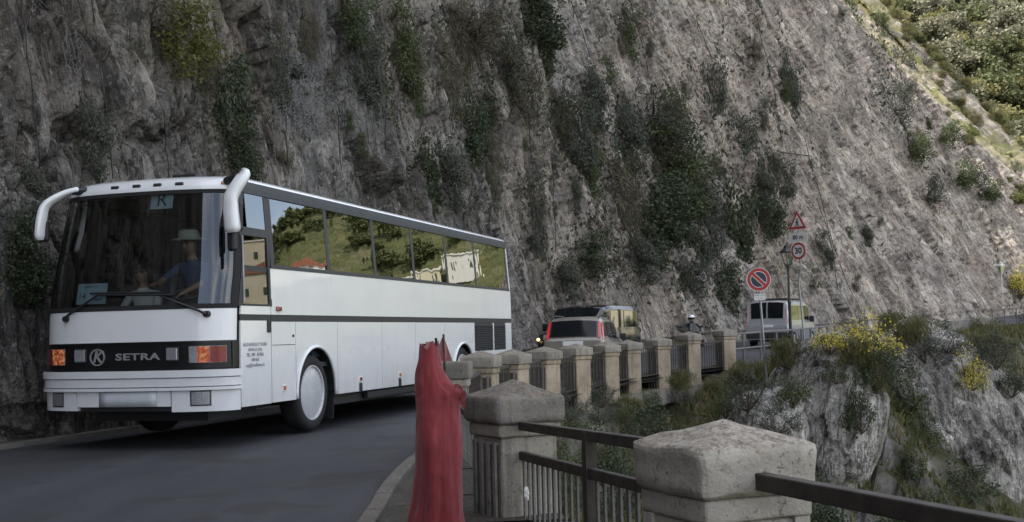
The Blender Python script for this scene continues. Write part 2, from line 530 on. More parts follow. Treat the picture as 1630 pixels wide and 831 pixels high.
def asphalt():
    t = NT('asphalt'); p = t.coord('Position')
    a = t.noise(p, .35, 5, .6); g = t.noise(p, 90, 3, .7); s_ = t.noise(t.coord('Position', (1.1, .12, 1), (0, 0, rad(16))), 1.0, 5, .6)
    vo = t.node('ShaderNodeTexVoronoi', {'Vector': p, 'Scale': 160}).outputs['Distance']
    c = t.ramp(a, [(.3, (.019, .0195, .024)), (.7, (.034, .035, .041))])
    c = t.mix(t.mapr(s_, .45, .62, 0, .7), c, (.046, .047, .053))
    c = t.mix(t.mapr(g, .55, .8, 0, .5), c, (.095, .095, .10))
    pt = t.noise(p, .9, 3, .5, .6)
    c = t.mix(t.mapr(pt, .57, .60, 0, .6), c, (.016, .016, .019))          # darker repair patches
    ck = t.node('ShaderNodeTexVoronoi', {'Vector': t.node('ShaderNodeVectorMath', {0: p, 1: t.node('ShaderNodeTexNoise', {'Vector': p, 'Scale': 2.5, 'Detail': 4}).outputs['Color']}, operation='ADD').outputs[0], 'Scale': .45}, feature='DISTANCE_TO_EDGE').outputs['Distance']
    c = t.mix(t.mapr(ck, .0, .010, .6, 0), c, (.012, .012, .013))
    gr = t.node('ShaderNodeTexVoronoi', {'Vector': p, 'Scale': 55.0}).outputs['Distance']
    c = t.mix(t.mapr(gr, .12, .22, .35, 0), c, (.14, .14, .14))             # worn pale aggregate
    n = t.bump(g, .6, .008); n = t.bump(vo, .5, .005, n)
    return t.set(color=c, rough=t.mapr(a, .3, .7, .62, .85), spec=.4, normal=n)
M['asphalt'] = asphalt()
def soil():
    t = NT('soil'); p = t.coord('Position')
    a = t.noise(p, .8, 6, .7); b_ = t.noise(p, 7, 5, .7)
    c = t.ramp(a, [(.3, (.035, .04, .018)), (.5, (.065, .065, .032)), (.7, (.13, .115, .075))])
    c = t.mix(t.mapr(b_, .5, .75, 0, .6), c, (.16, .15, .12))
    nz = t.node('ShaderNodeSeparateXYZ', {0: t.node('ShaderNodeNewGeometry').outputs['Normal']}).outputs[2]
    rk_ = t.math('MULTIPLY', t.mapr(nz, .80, .60), t.mapr(t.noise(p, .5, 5, .65), .42, .54), True)
    c = t.mix(rk_, c, t.ramp(t.noise(t.coord('Position', (2, 2, .5)), 1.0, 6, .7), [(.3, (.07, .068, .065)), (.5, (.20, .19, .18)), (.7, (.36, .34, .32))]))   # bare rock on the steep parts
    return t.set(color=c, rough=.95, spec=.1, normal=t.bump(b_, .9, .2))
M['soil'] = soil()
def hill_mat():
    t = NT('hill_ground'); p = t.coord('Position')
    a = t.noise(p, .06, 5, .65); b_ = t.noise(p, .6, 6, .7)
    c = t.ramp(b_, [(.3, (.05, .06, .025)), (.5, (.11, .12, .05)), (.72, (.21, .19, .10))])
    c = t.mix(t.mapr(a, .55, .7, 0, .6), c, (.25, .22, .16))
    return t.set(color=c, rough=.95, spec=.1, normal=t.bump(b_, 1.0, .6))
M['hill'] = hill_mat()
L_DARK = leaf_mat('dark_green_leaves', [(.038, .052, .028), (.055, .072, .037), (.075, .095, .050), (.043, .056, .033)])
L_MID = leaf_mat('mid_green_leaves', [(.055, .078, .030), (.085, .108, .042), (.045, .060, .026), (.11, .128, .055)])
L_YEL = leaf_mat('yellow_green_leaves', [(.10, .105, .022), (.16, .15, .035), (.07, .08, .02), (.12, .10, .03)])
L_DRY = leaf_mat('dry_brown_twigs', [(.085, .07, .045), (.12, .10, .065), (.055, .048, .032), (.07, .075, .035)], .1)
L_SAGE = leaf_mat('grey_green_leaves', [(.080, .090, .066), (.060, .070, .052), (.11, .115, .088), (.048, .055, .040)])
L_BROOM = leaf_mat('yellow_broom_flowers', [(.72, .56, .06), (.60, .50, .08), (.78, .66, .14), (.50, .44, .07)], .3)
L_SUN = leaf_mat('pale_green_leaves', [(.11, .14, .035), (.16, .18, .05), (.07, .10, .028), (.20, .19, .08)], .35)
L_OLIVE = leaf_mat('olive_leaves', [(.09, .11, .055), (.13, .145, .08), (.06, .075, .04), (.16, .16, .095)], .25)
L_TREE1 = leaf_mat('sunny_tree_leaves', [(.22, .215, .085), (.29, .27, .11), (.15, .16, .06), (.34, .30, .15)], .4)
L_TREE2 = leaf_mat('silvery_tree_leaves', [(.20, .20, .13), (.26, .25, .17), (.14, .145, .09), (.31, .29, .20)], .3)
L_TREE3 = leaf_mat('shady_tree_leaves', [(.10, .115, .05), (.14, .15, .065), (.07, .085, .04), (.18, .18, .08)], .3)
L_GRASS = leaf_mat('grass_blades', [(.09, .10, .03), (.14, .125, .05), (.055, .075, .022), (.19, .155, .08)], .3)

# ================================================================= TERRAIN
def smooth_line(pts, n, it=3):
    P = np.array(pts, float)
    s = np.concatenate([[0], np.cumsum(np.linalg.norm(np.diff(P, axis=0), axis=1))])
    k = 600
    t = np.linspace(0, s[-1], k)
    Q = np.stack([np.interp(t, s, P[:, i]) for i in range(P.shape[1])], 1)
    w = int(it)
    for _ in range(w):
        Q2 = Q.copy(); Q2[6:-6] = sum(Q[6 + j:k - 6 + j] for j in range(-6, 6)) / 12.0; Q = Q2
    return Q
def zroad(y):
    return np.interp(y, [-60, 26, 35, 50, 65, 88, 115], [0, 0, .12, .35, .8, 1.7, 2.6])

CLIFF = [(-14, -75), (-12, -45), (-11, -20), (-10.2, -5), (-8.9, 5), (-7.3, 11), (-6.45, 14.2), (-5.25, 18.5), (-3.0, 26.5), (-1.8, 31), (-.7, 35), (.5, 39.5),
         (2.9, 44.5), (6, 50.5), (10, 57), (16, 64), (23, 72), (31, 81), (38, 89.0), (46, 95.5), (53.5, 102.5), (58.5, 111.5), (60, 124), (57, 141), (50, 158)]
EDGE = [(-2, -80), (0, -40), (2.2, -14), (2.9, -3), (2.5, -.3), (1.97, 1.45), (1.35, 3.0), (.76, 4.5), (.15, 6.8), (-.05, 8.3), (-.45, 10.7), (-.70, 13), (-.65, 15.3), (-.47, 17.3), (-.03, 19.8), (.54, 22.3), (1.22, 24.8),
        (2.07, 27), (2.72, 29), (3.64, 30.7), (4.66, 32.3), (5.9, 34), (8.8, 38.5), (12, 45.5), (15.3, 52.5), (20, 60), (27, 68.5), (35, 78), (41.0, 85), (49, 91.5), (57, 99.5), (62, 110), (63.5, 124), (60.5, 142), (53, 160)]
cl = smooth_line(CLIFF, 600, 3)
ed = smooth_line(EDGE, 600, 1)

def build_cliff():
    # sample the foot of the cliff evenly as the camera sees it, sparsely where it is out of view
    d = np.hypot(cl[:, 0], cl[:, 1])
    seg = np.linalg.norm(np.diff(cl, axis=0), axis=1)
    az = np.arctan2(cl[:, 0], cl[:, 1])
    vis = (cl[:-1, 1] > 10) & (np.abs(az[:-1]) < .46)
    ap = np.maximum(np.abs(np.diff(az)) * np.where(vis, 1.0, .08), seg / np.maximum(d[:-1], 8) * np.where(vis, .35, .06))
    cum = np.concatenate([[0], np.cumsum(ap)])
    NU = 1380
    t = np.linspace(0, cum[-1], NU)
    B = np.stack([np.interp(t, cum, cl[:, i]) for i in range(2)], 1)
    sarc = np.interp(t, cum, np.concatenate([[0], np.cumsum(seg)]))
    T = np.stack([np.interp(sarc, np.linspace(0, sarc.max(), 600), np.gradient(cl[:, i])) for i in range(2)], 1)
    k = np.ones(25) / 25
    for i in range(2):
        T[:, i] = np.convolve(np.pad(T[:, i], 12, 'edge'), k, 'valid')
    T /= np.linalg.norm(T, axis=1)[:, None]
    Nn = np.stack([T[:, 1], -T[:, 0]], 1)
    D = np.maximum(np.hypot(B[:, 0], B[:, 1]), 13)
    e = np.concatenate([np.linspace(-.03, .31, 335), .31 + np.cumsum(.006 * 1.085 ** np.arange(46))])
    H = D[:, None] * e[None, :] * 1.0
    y = B[:, 1]; x = B[:, 0]
    par = sarc
    px = np.interp
    # lean and profile along the foot (keyed on arc length through the base points)
    key = np.array([0, 60, 80, 92, 104, 118, 132, 146, 160, 172, 180, 188, 200, 240])
    s0 = lambda p: float(sarc[np.argmin(np.hypot(B[:, 0] - p[0], B[:, 1] - p[1]))])
    K = [((-12, -45), .16, 66, 70, 1), ((-7.3, 11), .14, 66, 70, 1), ((-3, 26.5), .17, 64, 70, 1), ((.5, 39.5), .22, 58, 66, 1), ((6, 50.5), .28, 50, 58, 1), ((16, 64), .36, 42, 50, 1),
         ((23, 72), .42, 38, 46, 1), ((31, 81), .46, 32, 54, 1), ((35, 86), .48, 24.5, 50, 1), ((38, 89.5), .5, 19.0, 48, .9), ((42, 92.3), .52, 14, 46, .85), ((46, 95.5), .52, 10, 42, .8), ((50, 99.2), .52, 9, 40, .78), ((53.5, 102.5), .52, 9, 38, .78), ((58.5, 111.5), .6, 8, 33, .85), ((57, 141), .8, 6, 20, 1)]
    ks = np.array([s0(q[0]) for q in K]); o = np.argsort(ks); ks = ks[o]; K = [K[i] for i in o]
    lean = np.interp(sarc, ks, [q[1] for q in K])[:, None]
    H1 = np.interp(sarc, ks, [q[2] for q in K])[:, None] + 2.0 * pn(np.stack([sarc / 6, 0 * sarc, 0 * sarc], 1))[:, None]
    HT = np.interp(sarc, ks, [q[3] for q in K])[:, None]
    Z = np.minimum(H, HT)
    over = np.maximum(H - HT, 0)
    S = lean * np.minimum(Z, H1) + np.interp(sarc, ks, [q[4] for q in K])[:, None] * np.maximum(Z - H1, 0) + over * 1.4
    Z = Z - .1 * over
    zb = zroad(y)[:, None]
    P = np.zeros(H.shape + (3,))
    P[..., 0] = B[:, 0, None] - Nn[:, 0, None] * S
    P[..., 1] = B[:, 1, None] - Nn[:, 1, None] * S
    P[..., 2] = zb + Z
    # strata space: slanted to the right with distance
    sl = np.interp(y, [10, 35, 60, 90], [.02, .06, .16, .28])[:, None]
    Q = np.stack([sarc[:, None] + sl * Z, np.zeros_like(Z), Z + .15 * sarc[:, None]], -1)
    far = np.clip(D / 40, .45, 1.5)[:, None]
    flat = np.interp(y, [30, 48, 70], [1, .62, .42])[:, None]
    disp = 2.2 * far * flat * fbm(Q / np.array([7, 7, 20.]), 4, .42)
    flu = fbm(Q / np.array([1.7, 1.7, 13.0]), 4, .5)
    disp += 1.15 * far * flat * flu
    c1, e1 = cells((Q + np.stack([pn(Q * .4), pn(Q * .4 + 31), pn(Q * .4 + 67)], -1)) / np.array([2.2, 2.2, 5.5]))
    disp += .20 * far * flat * c1 - .25 * flat * np.exp(-(e1 / .05) ** 2)
    big = disp.copy()
    Q = Q + np.array([0, 1.0, 0]) * disp[..., None]
    warp = np.stack([pn(Q * .5), pn(Q * .5 + 31), pn(Q * .5 + 67) * 1.6], -1) * .8
    c2, e2 = cells((Q + warp) / np.array([.75, .75, 4.2]))
    c3, e3 = cells((Q + warp * .4) / np.array([.27, .27, 1.3]))
    rough = np.clip(.5 + 1.6 * pn(Q / 6.0 + 5), .15, 1.0)
    disp = 0 * disp
    rough = rough * (.55 + .45 * flat)
    disp += .15 * c2 * rough * np.clip(far, .6, 1.2) + .05 * c3 * np.clip(far, .7, 1.3)
    disp -= .20 * np.exp(-(e2 / .07) ** 2) * rough + .05 * np.exp(-(e3 / .09) ** 2)
    disp += .30 * rough * fbm(Q / np.array([.8, .8, 6.0]), 5, .60, ridge=True) + .10 * fbm(Q / np.array([.26, .26, 1.1]), 3, .6)
    sm = np.clip((P[..., 2] - zb - .2) / 3.0, 0, 1)
    # keep the rock clear of the road
    near = np.interp(y, [5, 12, 30, 42, 60], [1, 1, 1, .7, .5])[:, None]
    lim = .12 + .5 * np.clip(P[..., 2] - zb - 2.8, 0, 4)
    big = np.where(big > lim, lim + (big - lim) * (1 - near * (1 - sm * .6)) * .55, big)
    big -= .10 * np.maximum(P[..., 2] - zb < .5, 0)
    disp = disp * np.where(lim < .3, .6, 1)
    grass = np.clip((Z - H1) / 3, 0, 1)
    big = big * (1 - .55 * grass); disp = disp * (1 - .35 * grass)
    P[..., 0] += Nn[:, 0, None] * big
    P[..., 1] += Nn[:, 1, None] * big
    P[..., 2] += .15 * big * np.clip(Z / 4, 0, 1)
    # fine relief goes along the true normal of the large forms
    Ns = np.cross(np.gradient(P, axis=0), np.gradient(P, axis=1)); Ns /= np.linalg.norm(Ns, axis=-1, keepdims=True) + 1e-12
    Ns = np.where((Ns[..., 0] * Nn[:, 0, None] + Ns[..., 1] * Nn[:, 1, None])[..., None] < 0, -Ns, Ns)
    kk = 5
    for ax in (0, 1):
        pad = [(kk, kk) if a_ == ax else (0, 0) for a_ in range(3)]
        A_ = np.cumsum(np.pad(Ns, [(q[0] + (1 if a_ == ax else 0), q[1]) for a_, q in enumerate(pad)], 'edge'), axis=ax)
        Ns = (np.take(A_, np.arange(2 * kk + 1, A_.shape[ax]), ax) - np.take(A_, np.arange(0, A_.shape[ax] - 2 * kk - 1), ax)) / (2 * kk + 1)
    Ns /= np.linalg.norm(Ns, axis=-1, keepdims=True) + 1e-12
    P = P + Ns * disp[..., None]
    nu, nv = H.shape
    I = np.arange(nu * nv).reshape(nu, nv)
    F = np.stack([I[:-1, :-1], I[1:, :-1], I[1:, 1:], I[:-1, 1:]], -1).reshape(-1, 4)
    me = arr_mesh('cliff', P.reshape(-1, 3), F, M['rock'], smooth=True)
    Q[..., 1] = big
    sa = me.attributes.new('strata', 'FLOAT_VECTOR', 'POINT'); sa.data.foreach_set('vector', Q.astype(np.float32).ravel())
    a = me.attributes.new('grassy', 'FLOAT', 'POINT')
    a.data.foreach_set('value', grass.astype(np.float32).ravel())
    o = link('cliff', me)
    tag(o, 'tall fractured grey limestone cliff rising beside the road', kind='structure')
    return P, Nn
# grass grows on the gentle shoulder above the face
t_ = NT('tmp'); bpy.data.materials.remove(t_.m)
def add_grass_to_rock(mt):
    nt = mt.node_tree; b = nt.nodes['Principled BSDF']
    src = b.inputs['Base Color'].links[0].from_socket
    at_ = nt.nodes.new('ShaderNodeAttribute'); at_.attribute_name = 'grassy'
    ge = nt.nodes.new('ShaderNodeNewGeometry')
    nz = nt.nodes.new('ShaderNodeTexNoise'); nz.inputs['Scale'].default_value = .5; nz.inputs['Detail'].default_value = 6
    nt.links.new(ge.outputs['Position'], nz.inputs['Vector'])
    rp = nt.nodes.new('ShaderNodeValToRGB')
    e = rp.color_ramp.elements; e[0].position = .4; e[0].color = (.15, .155, .05, 1); e[1].position = .62; e[1].color = (.36, .31, .19, 1)
    nt.links.new(nz.outputs['Fac'], rp.inputs['Fac'])
    mx = nt.nodes.new('ShaderNodeMix'); mx.data_type = 'RGBA'
    n2 = nt.nodes.new('ShaderNodeTexNoise'); n2.inputs['Scale'].default_value = .35; n2.inputs['Detail'].default_value = 7; n2.inputs['Roughness'].default_value = .7
    nt.links.new(ge.outputs['Position'], n2.inputs['Vector'])
    mr = nt.nodes.new('ShaderNodeMapRange'); mr.inputs['From Min'].default_value = .43; mr.inputs['From Max'].default_value = .54
    nt.links.new(n2.outputs['Fac'], mr.inputs['Value'])
    mm_ = nt.nodes.new('ShaderNodeMath'); mm_.operation = 'MULTIPLY'
    nt.links.new(at_.outputs['Fac'], mm_.inputs[0]); nt.links.new(mr.outputs[0], mm_.inputs[1])
    nt.links.new(mm_.outputs[0], mx.inputs[0]); nt.links.new(src, mx.inputs[6]); nt.links.new(rp.outputs['Color'], mx.inputs[7])
    nt.links.new(mx.outputs[2], b.inputs['Base Color'])
add_grass_to_rock(M['rock'])
CP, CN = build_cliff()
_cpx, _cpy, _cz = project(CP)
_ok = (_cz > 5) & (_cpx > -80) & (_cpx < 1720) & (_cpy > -80)
_vi = np.argwhere(_ok)[::3]; _vx, _vy, _vz = _cpx[_vi[:, 0], _vi[:, 1]].astype(np.float32), _cpy[_vi[:, 0], _vi[:, 1]].astype(np.float32), _cz[_vi[:, 0], _vi[:, 1]]
def on_cliff(px, py):
    """index, point and outward normal of the cliff seen in the photo direction (px, py)"""
    q = (_vx - px) ** 2 + (_vy - py) ** 2
    cand = np.where(q < max(q.min() * 1.2, 9.0))[0]
    i = tuple(_vi[cand[np.argmin(_vz[cand])]])
    return Vector(CP[i]), Vector((CN[i[0]][0], CN[i[0]][1], 0)), float(_cz[i])

# ---- road: a sheet from under the foot of the cliff to the parapet, with a paler lip along the cliff
def ribbon(A, Bq, za, zb, n, across):
    P = np.zeros((n, across, 3))
    for j in range(across):
        t = j / (across - 1)
        P[:, j, :2] = A * (1 - t) + Bq * t
        P[:, j, 2] = za * (1 - t) + zb * t
    return P
def nearest_on(line, pts):
    out = []
    for p in pts:
        out.append(line[np.argmin(((line - p) ** 2).sum(1))])
    return np.array(out)
ei = ed[::3]
ti = np.gradient(ei, axis=0); ti /= np.linalg.norm(ti, axis=1)[:, None]
ni = np.stack([ti[:, 1], -ti[:, 0]], 1)                    # towards the valley
ci = nearest_on(cl, ei - ni * 6.5)
for _ in range(6):
    ci[1:-1] = (ci[:-2] + ci[1:-1] * 2 + ci[2:]) / 4
ci = ci - ni * 2.5
P = ribbon(ci, ei + ni * .12, zroad(ci[:, 1]), zroad(ei[:, 1]), len(ei), 9)
rd = MB().grid(P).build('road', M['asphalt'], smooth=True)
tag(rd, 'dark grey asphalt road curving along the foot of the cliff', kind='structure')
if rd.data.polygons[0].normal.z < 0: rd.data.flip_normals()

# concrete lip where the road meets the rock
def offset_line(line, off):
    t = np.gradient(line, axis=0); t /= np.linalg.norm(t, axis=1)[:, None]
    return line + np.stack([t[:, 1], -t[:, 0]], 1) * off
sel = (cl[:, 1] > 4) & (cl[:, 1] < 60)
c0 = cl[sel][::4]
A0, A1 = offset_line(c0, -.5), offset_line(c0, .13)
lipP = np.stack([np.column_stack([A0, zroad(A0[:, 1]) + .06]), np.column_stack([A1, zroad(A1[:, 1]) + .05]), np.column_stack([A1 + (A1 - A0) * .03, zroad(A1[:, 1]) - .05])], 1)
tag(MB().grid(lipP).build('gutter', M['kerb'], smooth=False), 'pale concrete lip between road and cliff', kind='structure')

# kerb stones along the valley side: single stones, recessed joints
kl = [(-.62, 1.5), (-.90, 5.5), (-.93, 7.2), (-.95, 8.2), (-.99, 9.3), (-.99, 10.4), (-.95, 11.5), (-.88, 13.0), (-.80, 15.2), (-.62, 17.4), (-.2, 19.9), (.36, 22.4), (1.04, 24.9), (1.88, 27.2), (2.55, 29.2), (3.45, 30.95), (4.5, 32.6), (5.72, 34.3)]
kerb = smooth_line(kl, 600, 2)
ks_ = np.concatenate([[0], np.cumsum(np.linalg.norm(np.diff(kerb, axis=0), axis=1))])
kr = thing('kerb', 'curved pale concrete kerb at the edge of the road beside the red netting', 'kerb', (0, 0, 0))
nst = int(ks_[-1] / .8)
for i in range(nst):
    a, b = ks_[-1] * i / nst + .005, ks_[-1] * (i + 1) / nst - .005
    sec = []
    for s_ in np.linspace(a, b, 4):
        p = np.array([np.interp(s_, ks_, kerb[:, 0]), np.interp(s_, ks_, kerb[:, 1])])
        q = np.array([np.interp(s_ + .05, ks_, kerb[:, 0]), np.interp(s_ + .05, ks_, kerb[:, 1])])
        t = (q - p) / (np.linalg.norm(q - p) + 1e-9); n = np.array([t[1], -t[0]])
        z = float(zroad(p[1])); dz = random.uniform(-.003, .003)
        sec.append([(p[0] + n[0] * o_, p[1] + n[1] * o_, z + h) for o_, h in ((-.06, -.05), (-.058, .105 + dz), (-.045, .12 + dz), (.052, .12 + dz), (.06, .11 + dz), (.06, -.05))])
    mb = MB().grid(np.array(sec))
    mb.add(sec[0], [(0, 1, 2, 3, 4, 5)]); mb.add(sec[-1], [(5, 4, 3, 2, 1, 0)])
    mb.build('kerb_stone', M['kerb'], kr)
M['verge_dirt'] = concrete_mat('verge_dirt', (.048, .044, .038), .8, 1.0, .2)
# narrow strip of dirt and concrete between kerb and parapet
ek = nearest_on(ed, kerb[::6]); 
vP = np.stack([np.column_stack([kerb[::6], zroad(kerb[::6][:, 1]) + .075]), np.column_stack([ek + (ek - kerb[::6]) * .25, zroad(ek[:, 1]) + .075])], 1)
tag(MB().grid(vP).build('verge', M['verge_dirt'], smooth=True), 'narrow dirty strip behind the kerb', kind='structure')

# ---- valley slope
arc_e = np.concatenate([[0], np.cumsum(np.linalg.norm(np.diff(ed, axis=0), axis=1))])
te = np.gradient(ed, axis=0); te /= np.linalg.norm(te, axis=1)[:, None]
def edge_info(X, Y):
    P = np.stack([X.ravel(), Y.ravel()], 1)
    bd = np.full(len(P), 1e9); bi = np.zeros(len(P), int)
    for i in range(0, len(ed), 2):
        d = (P[:, 0] - ed[i, 0]) ** 2 + (P[:, 1] - ed[i, 1]) ** 2
        m_ = d < bd; bd[m_] = d[m_]; bi[m_] = i
    q = P - ed[bi]
    side = q[:, 0] * te[bi, 1] - q[:, 1] * te[bi, 0]
    return np.sqrt(bd).reshape(X.shape), bi.reshape(X.shape), side.reshape(X.shape)
sL = arc_e[np.argmin(np.hypot(ed[:, 0] - 5.9, ed[:, 1] - 34))]
def valley_z(X, Y, noise=True):
    d, bi, side = edge_info(X, Y)
    s = arc_e[bi]; yr = ed[bi, 1]
    w = np.clip((s - sL + 5.5) / 5.0, 0, 1)
    drA = 1.15 + np.interp(d, [0, .15, 2, 6, 15, 40, 120], [-1.05, .0, .9, 4.8, 13, 36, 66])
    drB = np.interp(d, [0, 3.2, 4.2, 7, 14, 40, 120], [.02, .12, .7, 3.4, 9.5, 34, 66])
    dr = drA * (1 - w) + drB * w
    z = zroad(yr) - np.where(side > 0, dr, .35 + 0 * dr)
    if noise:
        P = np.stack([X, Y, 0 * X], -1)
        z = z + np.clip(d / 2 - .2, 0, 1) * (1.3 * fbm(P / 6, 4) + .45 * fbm(P / 1.4 + 9, 4)) * (side > 0)
    return z
def valley_patch(name, x0, x1, y0, y1, nx, ny):
    X, Y = np.meshgrid(np.linspace(x0, x1, nx), np.linspace(y0, y1, ny), indexing='ij')
    Z = valley_z(X, Y)
    V = np.stack([X, Y, Z], -1).reshape(-1, 3)
    I = np.arange(nx * ny).reshape(nx, ny)
    F = np.stack([I[:-1, :-1], I[1:, :-1], I[1:, 1:], I[:-1, 1:]], -1).reshape(-1, 4)
    o = link(name, arr_mesh(name, V, F, M['soil'], True))
    return tag(o, kind='structure')
tag(valley_patch('valley_slope', -2, 40, -6, 66, 190, 320), 'steep scrub covered valley slope below the parapet')
tag(valley_patch('valley_slope', 39.9, 130, -6, 160, 90, 120), 'lower valley slope beyond the road bend')
tag(valley_patch('valley_slope', -2, 39.95, 65.9, 160, 60, 110), 'upper valley slope under the far road')
tag(valley_patch('valley_slope', 0, 130, -90, -5.95, 70, 60), 'valley slope beside the road behind')
gnd = MB().grid(np.array([[(x, y, -66.0) for x in np.linspace(-4000, 4000, 9)] for y in np.linspace(-4000, 4000, 9)])).build('ground', M['hill'])
tag(gnd, 'valley floor stretching to the horizon', kind='structure')

# ---- sunlit hillside across the valley
def hill_z(az, d):
    top = np.interp(np.degrees(az), [8, 14, 20, 26, 31, 36, 38.5, 40, 42, 44, 47, 53, 62, 75, 95], [60, 100, 96, 80, 68, 60, 57, 52, 42, 37, 34, 29, 22, 8, -20])
    lo = -58.0
    t = np.clip((d - 105) / (330 - 105), 0, 1.6)
    s = np.where(t < 1, 1 - (1 - t) ** 1.45, 1 + .05 * (t - 1))
    P = np.stack([d * np.sin(az), d * np.cos(az), 0 * d], -1)
    z = lo + (top - lo) * s
    return z + 9 * fbm(P / 60, 4) * np.clip(t * 3, .2, 1) + 1.5 * fbm(P / 9, 3)
def build_hill():
    na, nd = 240, 170
    A, Dd = np.meshgrid(np.radians(np.linspace(8, 96, na)), np.concatenate([np.linspace(100, 340, nd - 20), np.linspace(345, 620, 20)]), indexing='ij')
    Z = hill_z(A, Dd)
    V = np.stack([Dd * np.sin(A), Dd * np.cos(A), Z], -1).reshape(-1, 3)
    I = np.arange(na * nd).reshape(na, nd)
    F = np.stack([I[:-1, :-1], I[:-1, 1:], I[1:, 1:], I[1:, :-1]], -1).reshape(-1, 4)
    o = link('hillside', arr_mesh('hillside', V, F, M['hill'], True))
    tag(o, 'sunlit green hillside across the valley behind the cliff', kind='structure')
build_hill()
def on_hill(azd, d):
    a = np.radians(azd)
    return Vector((d * math.sin(a), d * math.cos(a), float(hill_z(np.array([a]), np.array([float(d)]))[0])))

# ---- rounded rock spurs below the road
def spur(name, c, ax, rot, label, seed=0, n=150, amp=1.0):
    U, V_ = np.meshgrid(np.linspace(0, 2 * PI, n, endpoint=False), np.linspace(.02, PI - .02, n // 2), indexing='ij')
    S = np.stack([np.sin(V_) * np.cos(U), np.sin(V_) * np.sin(U), np.cos(V_)], -1)
    S = np.sign(S) * np.abs(S) ** .85
    Rm = np.array(rot.to_3x3())
    P = (S * np.array(ax)) @ Rm.T + np.array(c)
    Nr = S / np.linalg.norm(S, axis=-1, keepdims=True) @ Rm.T
    L = (P - np.array(c)) @ Rm + seed * 13.1
    d = .42 * fbm(L / np.array([1.6, 1.6, 5.0]), 4, .42) + .13 * fbm(L / np.array([.35, .35, 2.2]), 4, .55, ridge=True) + .05 * fbm(L / .22, 3)
    cv, ce = cells(L / np.array([.9, .9, 1.8]))
    d = d + .06 * cv - .08 * np.exp(-(ce / .06) ** 2)
    P = P + Nr * (d * amp)[..., None]
    nu, nv = U.shape
    I = np.arange(nu * nv).reshape(nu, nv)
    J = np.roll(I, -1, 0)
    F = np.stack([I[:, :-1], J[:, :-1], J[:, 1:], I[:, 1:]], -1).reshape(-1, 4)
    F = F[:, ::-1]
    o = link(name, arr_mesh(name, P.reshape(-1, 3), F, M['rock_far'], False))
    tag(o, label, kind='structure')
    return P
SP = []
SP.append(spur('rock_spur', at(1305, 680, 30.8), (1.3, 2.6, 2.3), Matrix.Rotation(rad(14), 3, 'Y'), 'rounded grey rock spur under the yellow flowering bush', 1))
SP.append(spur('rock_spur', at(1515, 732, 35.4), (2.4, 3.4, 4.0), Matrix.Rotation(rad(-27), 3, 'Y'), 'largest smooth grey rock spur sloping down to the right', 2, 190))
SP.append(spur('rock_spur', at(1425, 800, 35), (.9, 1.8, 1.7), Matrix.Rotation(rad(-25), 3, 'Y'), 'lower grey rock between the two spurs', 3))
SP.append(spur('rock_spur', at(1645, 700, 60), (3.0, 4.0, 3.4), Matrix.Rotation(rad(-15), 3, 'Y'), 'far grey rock face at the right edge', 4))
SP.append(spur('rock_spur', at(1215, 700, 29), (1.0, 1.6, 1.2), Matrix.Rotation(rad(10), 3, 'Y'), 'dark weathered rock under the grassy shoulder', 5, 110))
SP.append(spur('rock_spur', at(1530, 850, 37), (1.6, 2.0, 1.7), Matrix.Rotation(rad(-20), 3, 'Y'), 'low rock in the scrub beneath the largest spur', 6, 110))

# ================================================================= TOUR BUS   (local: x towards the valley, y towards its rear, z up)
def coach_paint():
    t = NT('white_coach_paint'); o = t.coord('Object'); n = t.noise(o, 1.3, 6, .65); f = t.noise(t.coord('Object', (14, 14, 1.2)), 1.0, 4, .6)
    z = t.node('ShaderNodeSeparateXYZ', {0: o}).outputs[2]
    c = t.ramp(n, [(.3, (.70, .71, .73)), (.7, (.76, .77, .785))])
    d = t.math('MULTIPLY', t.mapr(z, 1.1, .40, 0, .55), t.mapr(t.math('ADD', n, t.math('MULTIPLY', f, .5)), .55, .95, .1, 1))
    c = t.mix(d, c, (.33, .30, .265))                       # road film thrown up by the wheels
    c = t.mix(t.mapr(f, .60, .75, 0, .16), c, (.45, .43, .40))
    t.set(color=c, rough=t.mapr(d, 0, .5, .26, .6), coat=.9, coatr=.05)
    return t.m
M['paint'] = coach_paint()
M['paint_dull'] = simple('white_bumper_plastic', (.66, .67, .69), .42, 0, .05, 8, coat=.3)
M['trim'] = simple('dark_trim', (.028, .028, .03), .5, 0, .2, 6)
M['grille'] = simple('black_grille_panel', (.006, .0065, .008), .3, 0, .1, 6)
M['inside'] = simple('dark_headlining', (.045, .045, .05), .9, 0, .1)
M['seat'] = simple('seat_cloth', (.035, .045, .075), .9, 0, .25, 20)
M['dash'] = simple('dashboard', (.02, .021, .024), .6, 0, .1)
M['pane'] = glass_mat('tinted_side_glass', (.16, .19, .17), 1.62, .0, .04, .17)
M['screen'] = glass_mat('windscreen_glass', (.60, .67, .68), 1.55, .0, .0, .05)
M['clear'] = glass_mat('clear_glass', (.6, .62, .6), 1.5)
M['lens'] = simple('headlamp_glass', (.34, .35, .37), .12, .5, .25, 60, .5, coat=1.0, bscale=90)
def amber_on():
    t = NT('lit_amber_lens'); c = t.coord('Object'); n = t.noise(c, 26, 2, .5)
    return t.set(color=(.30, .055, .02), emit=t.ramp(n, [(.42, (.35, .06, .02)), (.52, (.75, .24, .08)), (.64, (1.0, .72, .40))]), estr=.13, rough=.15)
M['amber_on'] = amber_on()
M['amber'] = simple('amber_lens', (.42, .13, .025), .25, 0, .3, 30, coat=1)
M['redlens'] = simple('red_lens', (.20, .022, .02), .25, 0, .35, 60, .3, coat=1, bscale=120)
M['chrome'] = simple('bright_metal', (.55, .56, .58), .25, .9, .1)
M['paper'] = simple('blue_white_paper', (.50, .62, .68), .7, 0, .05)
M['ink'] = simple('dark_print', (.03, .035, .05), .7, 0, .05)
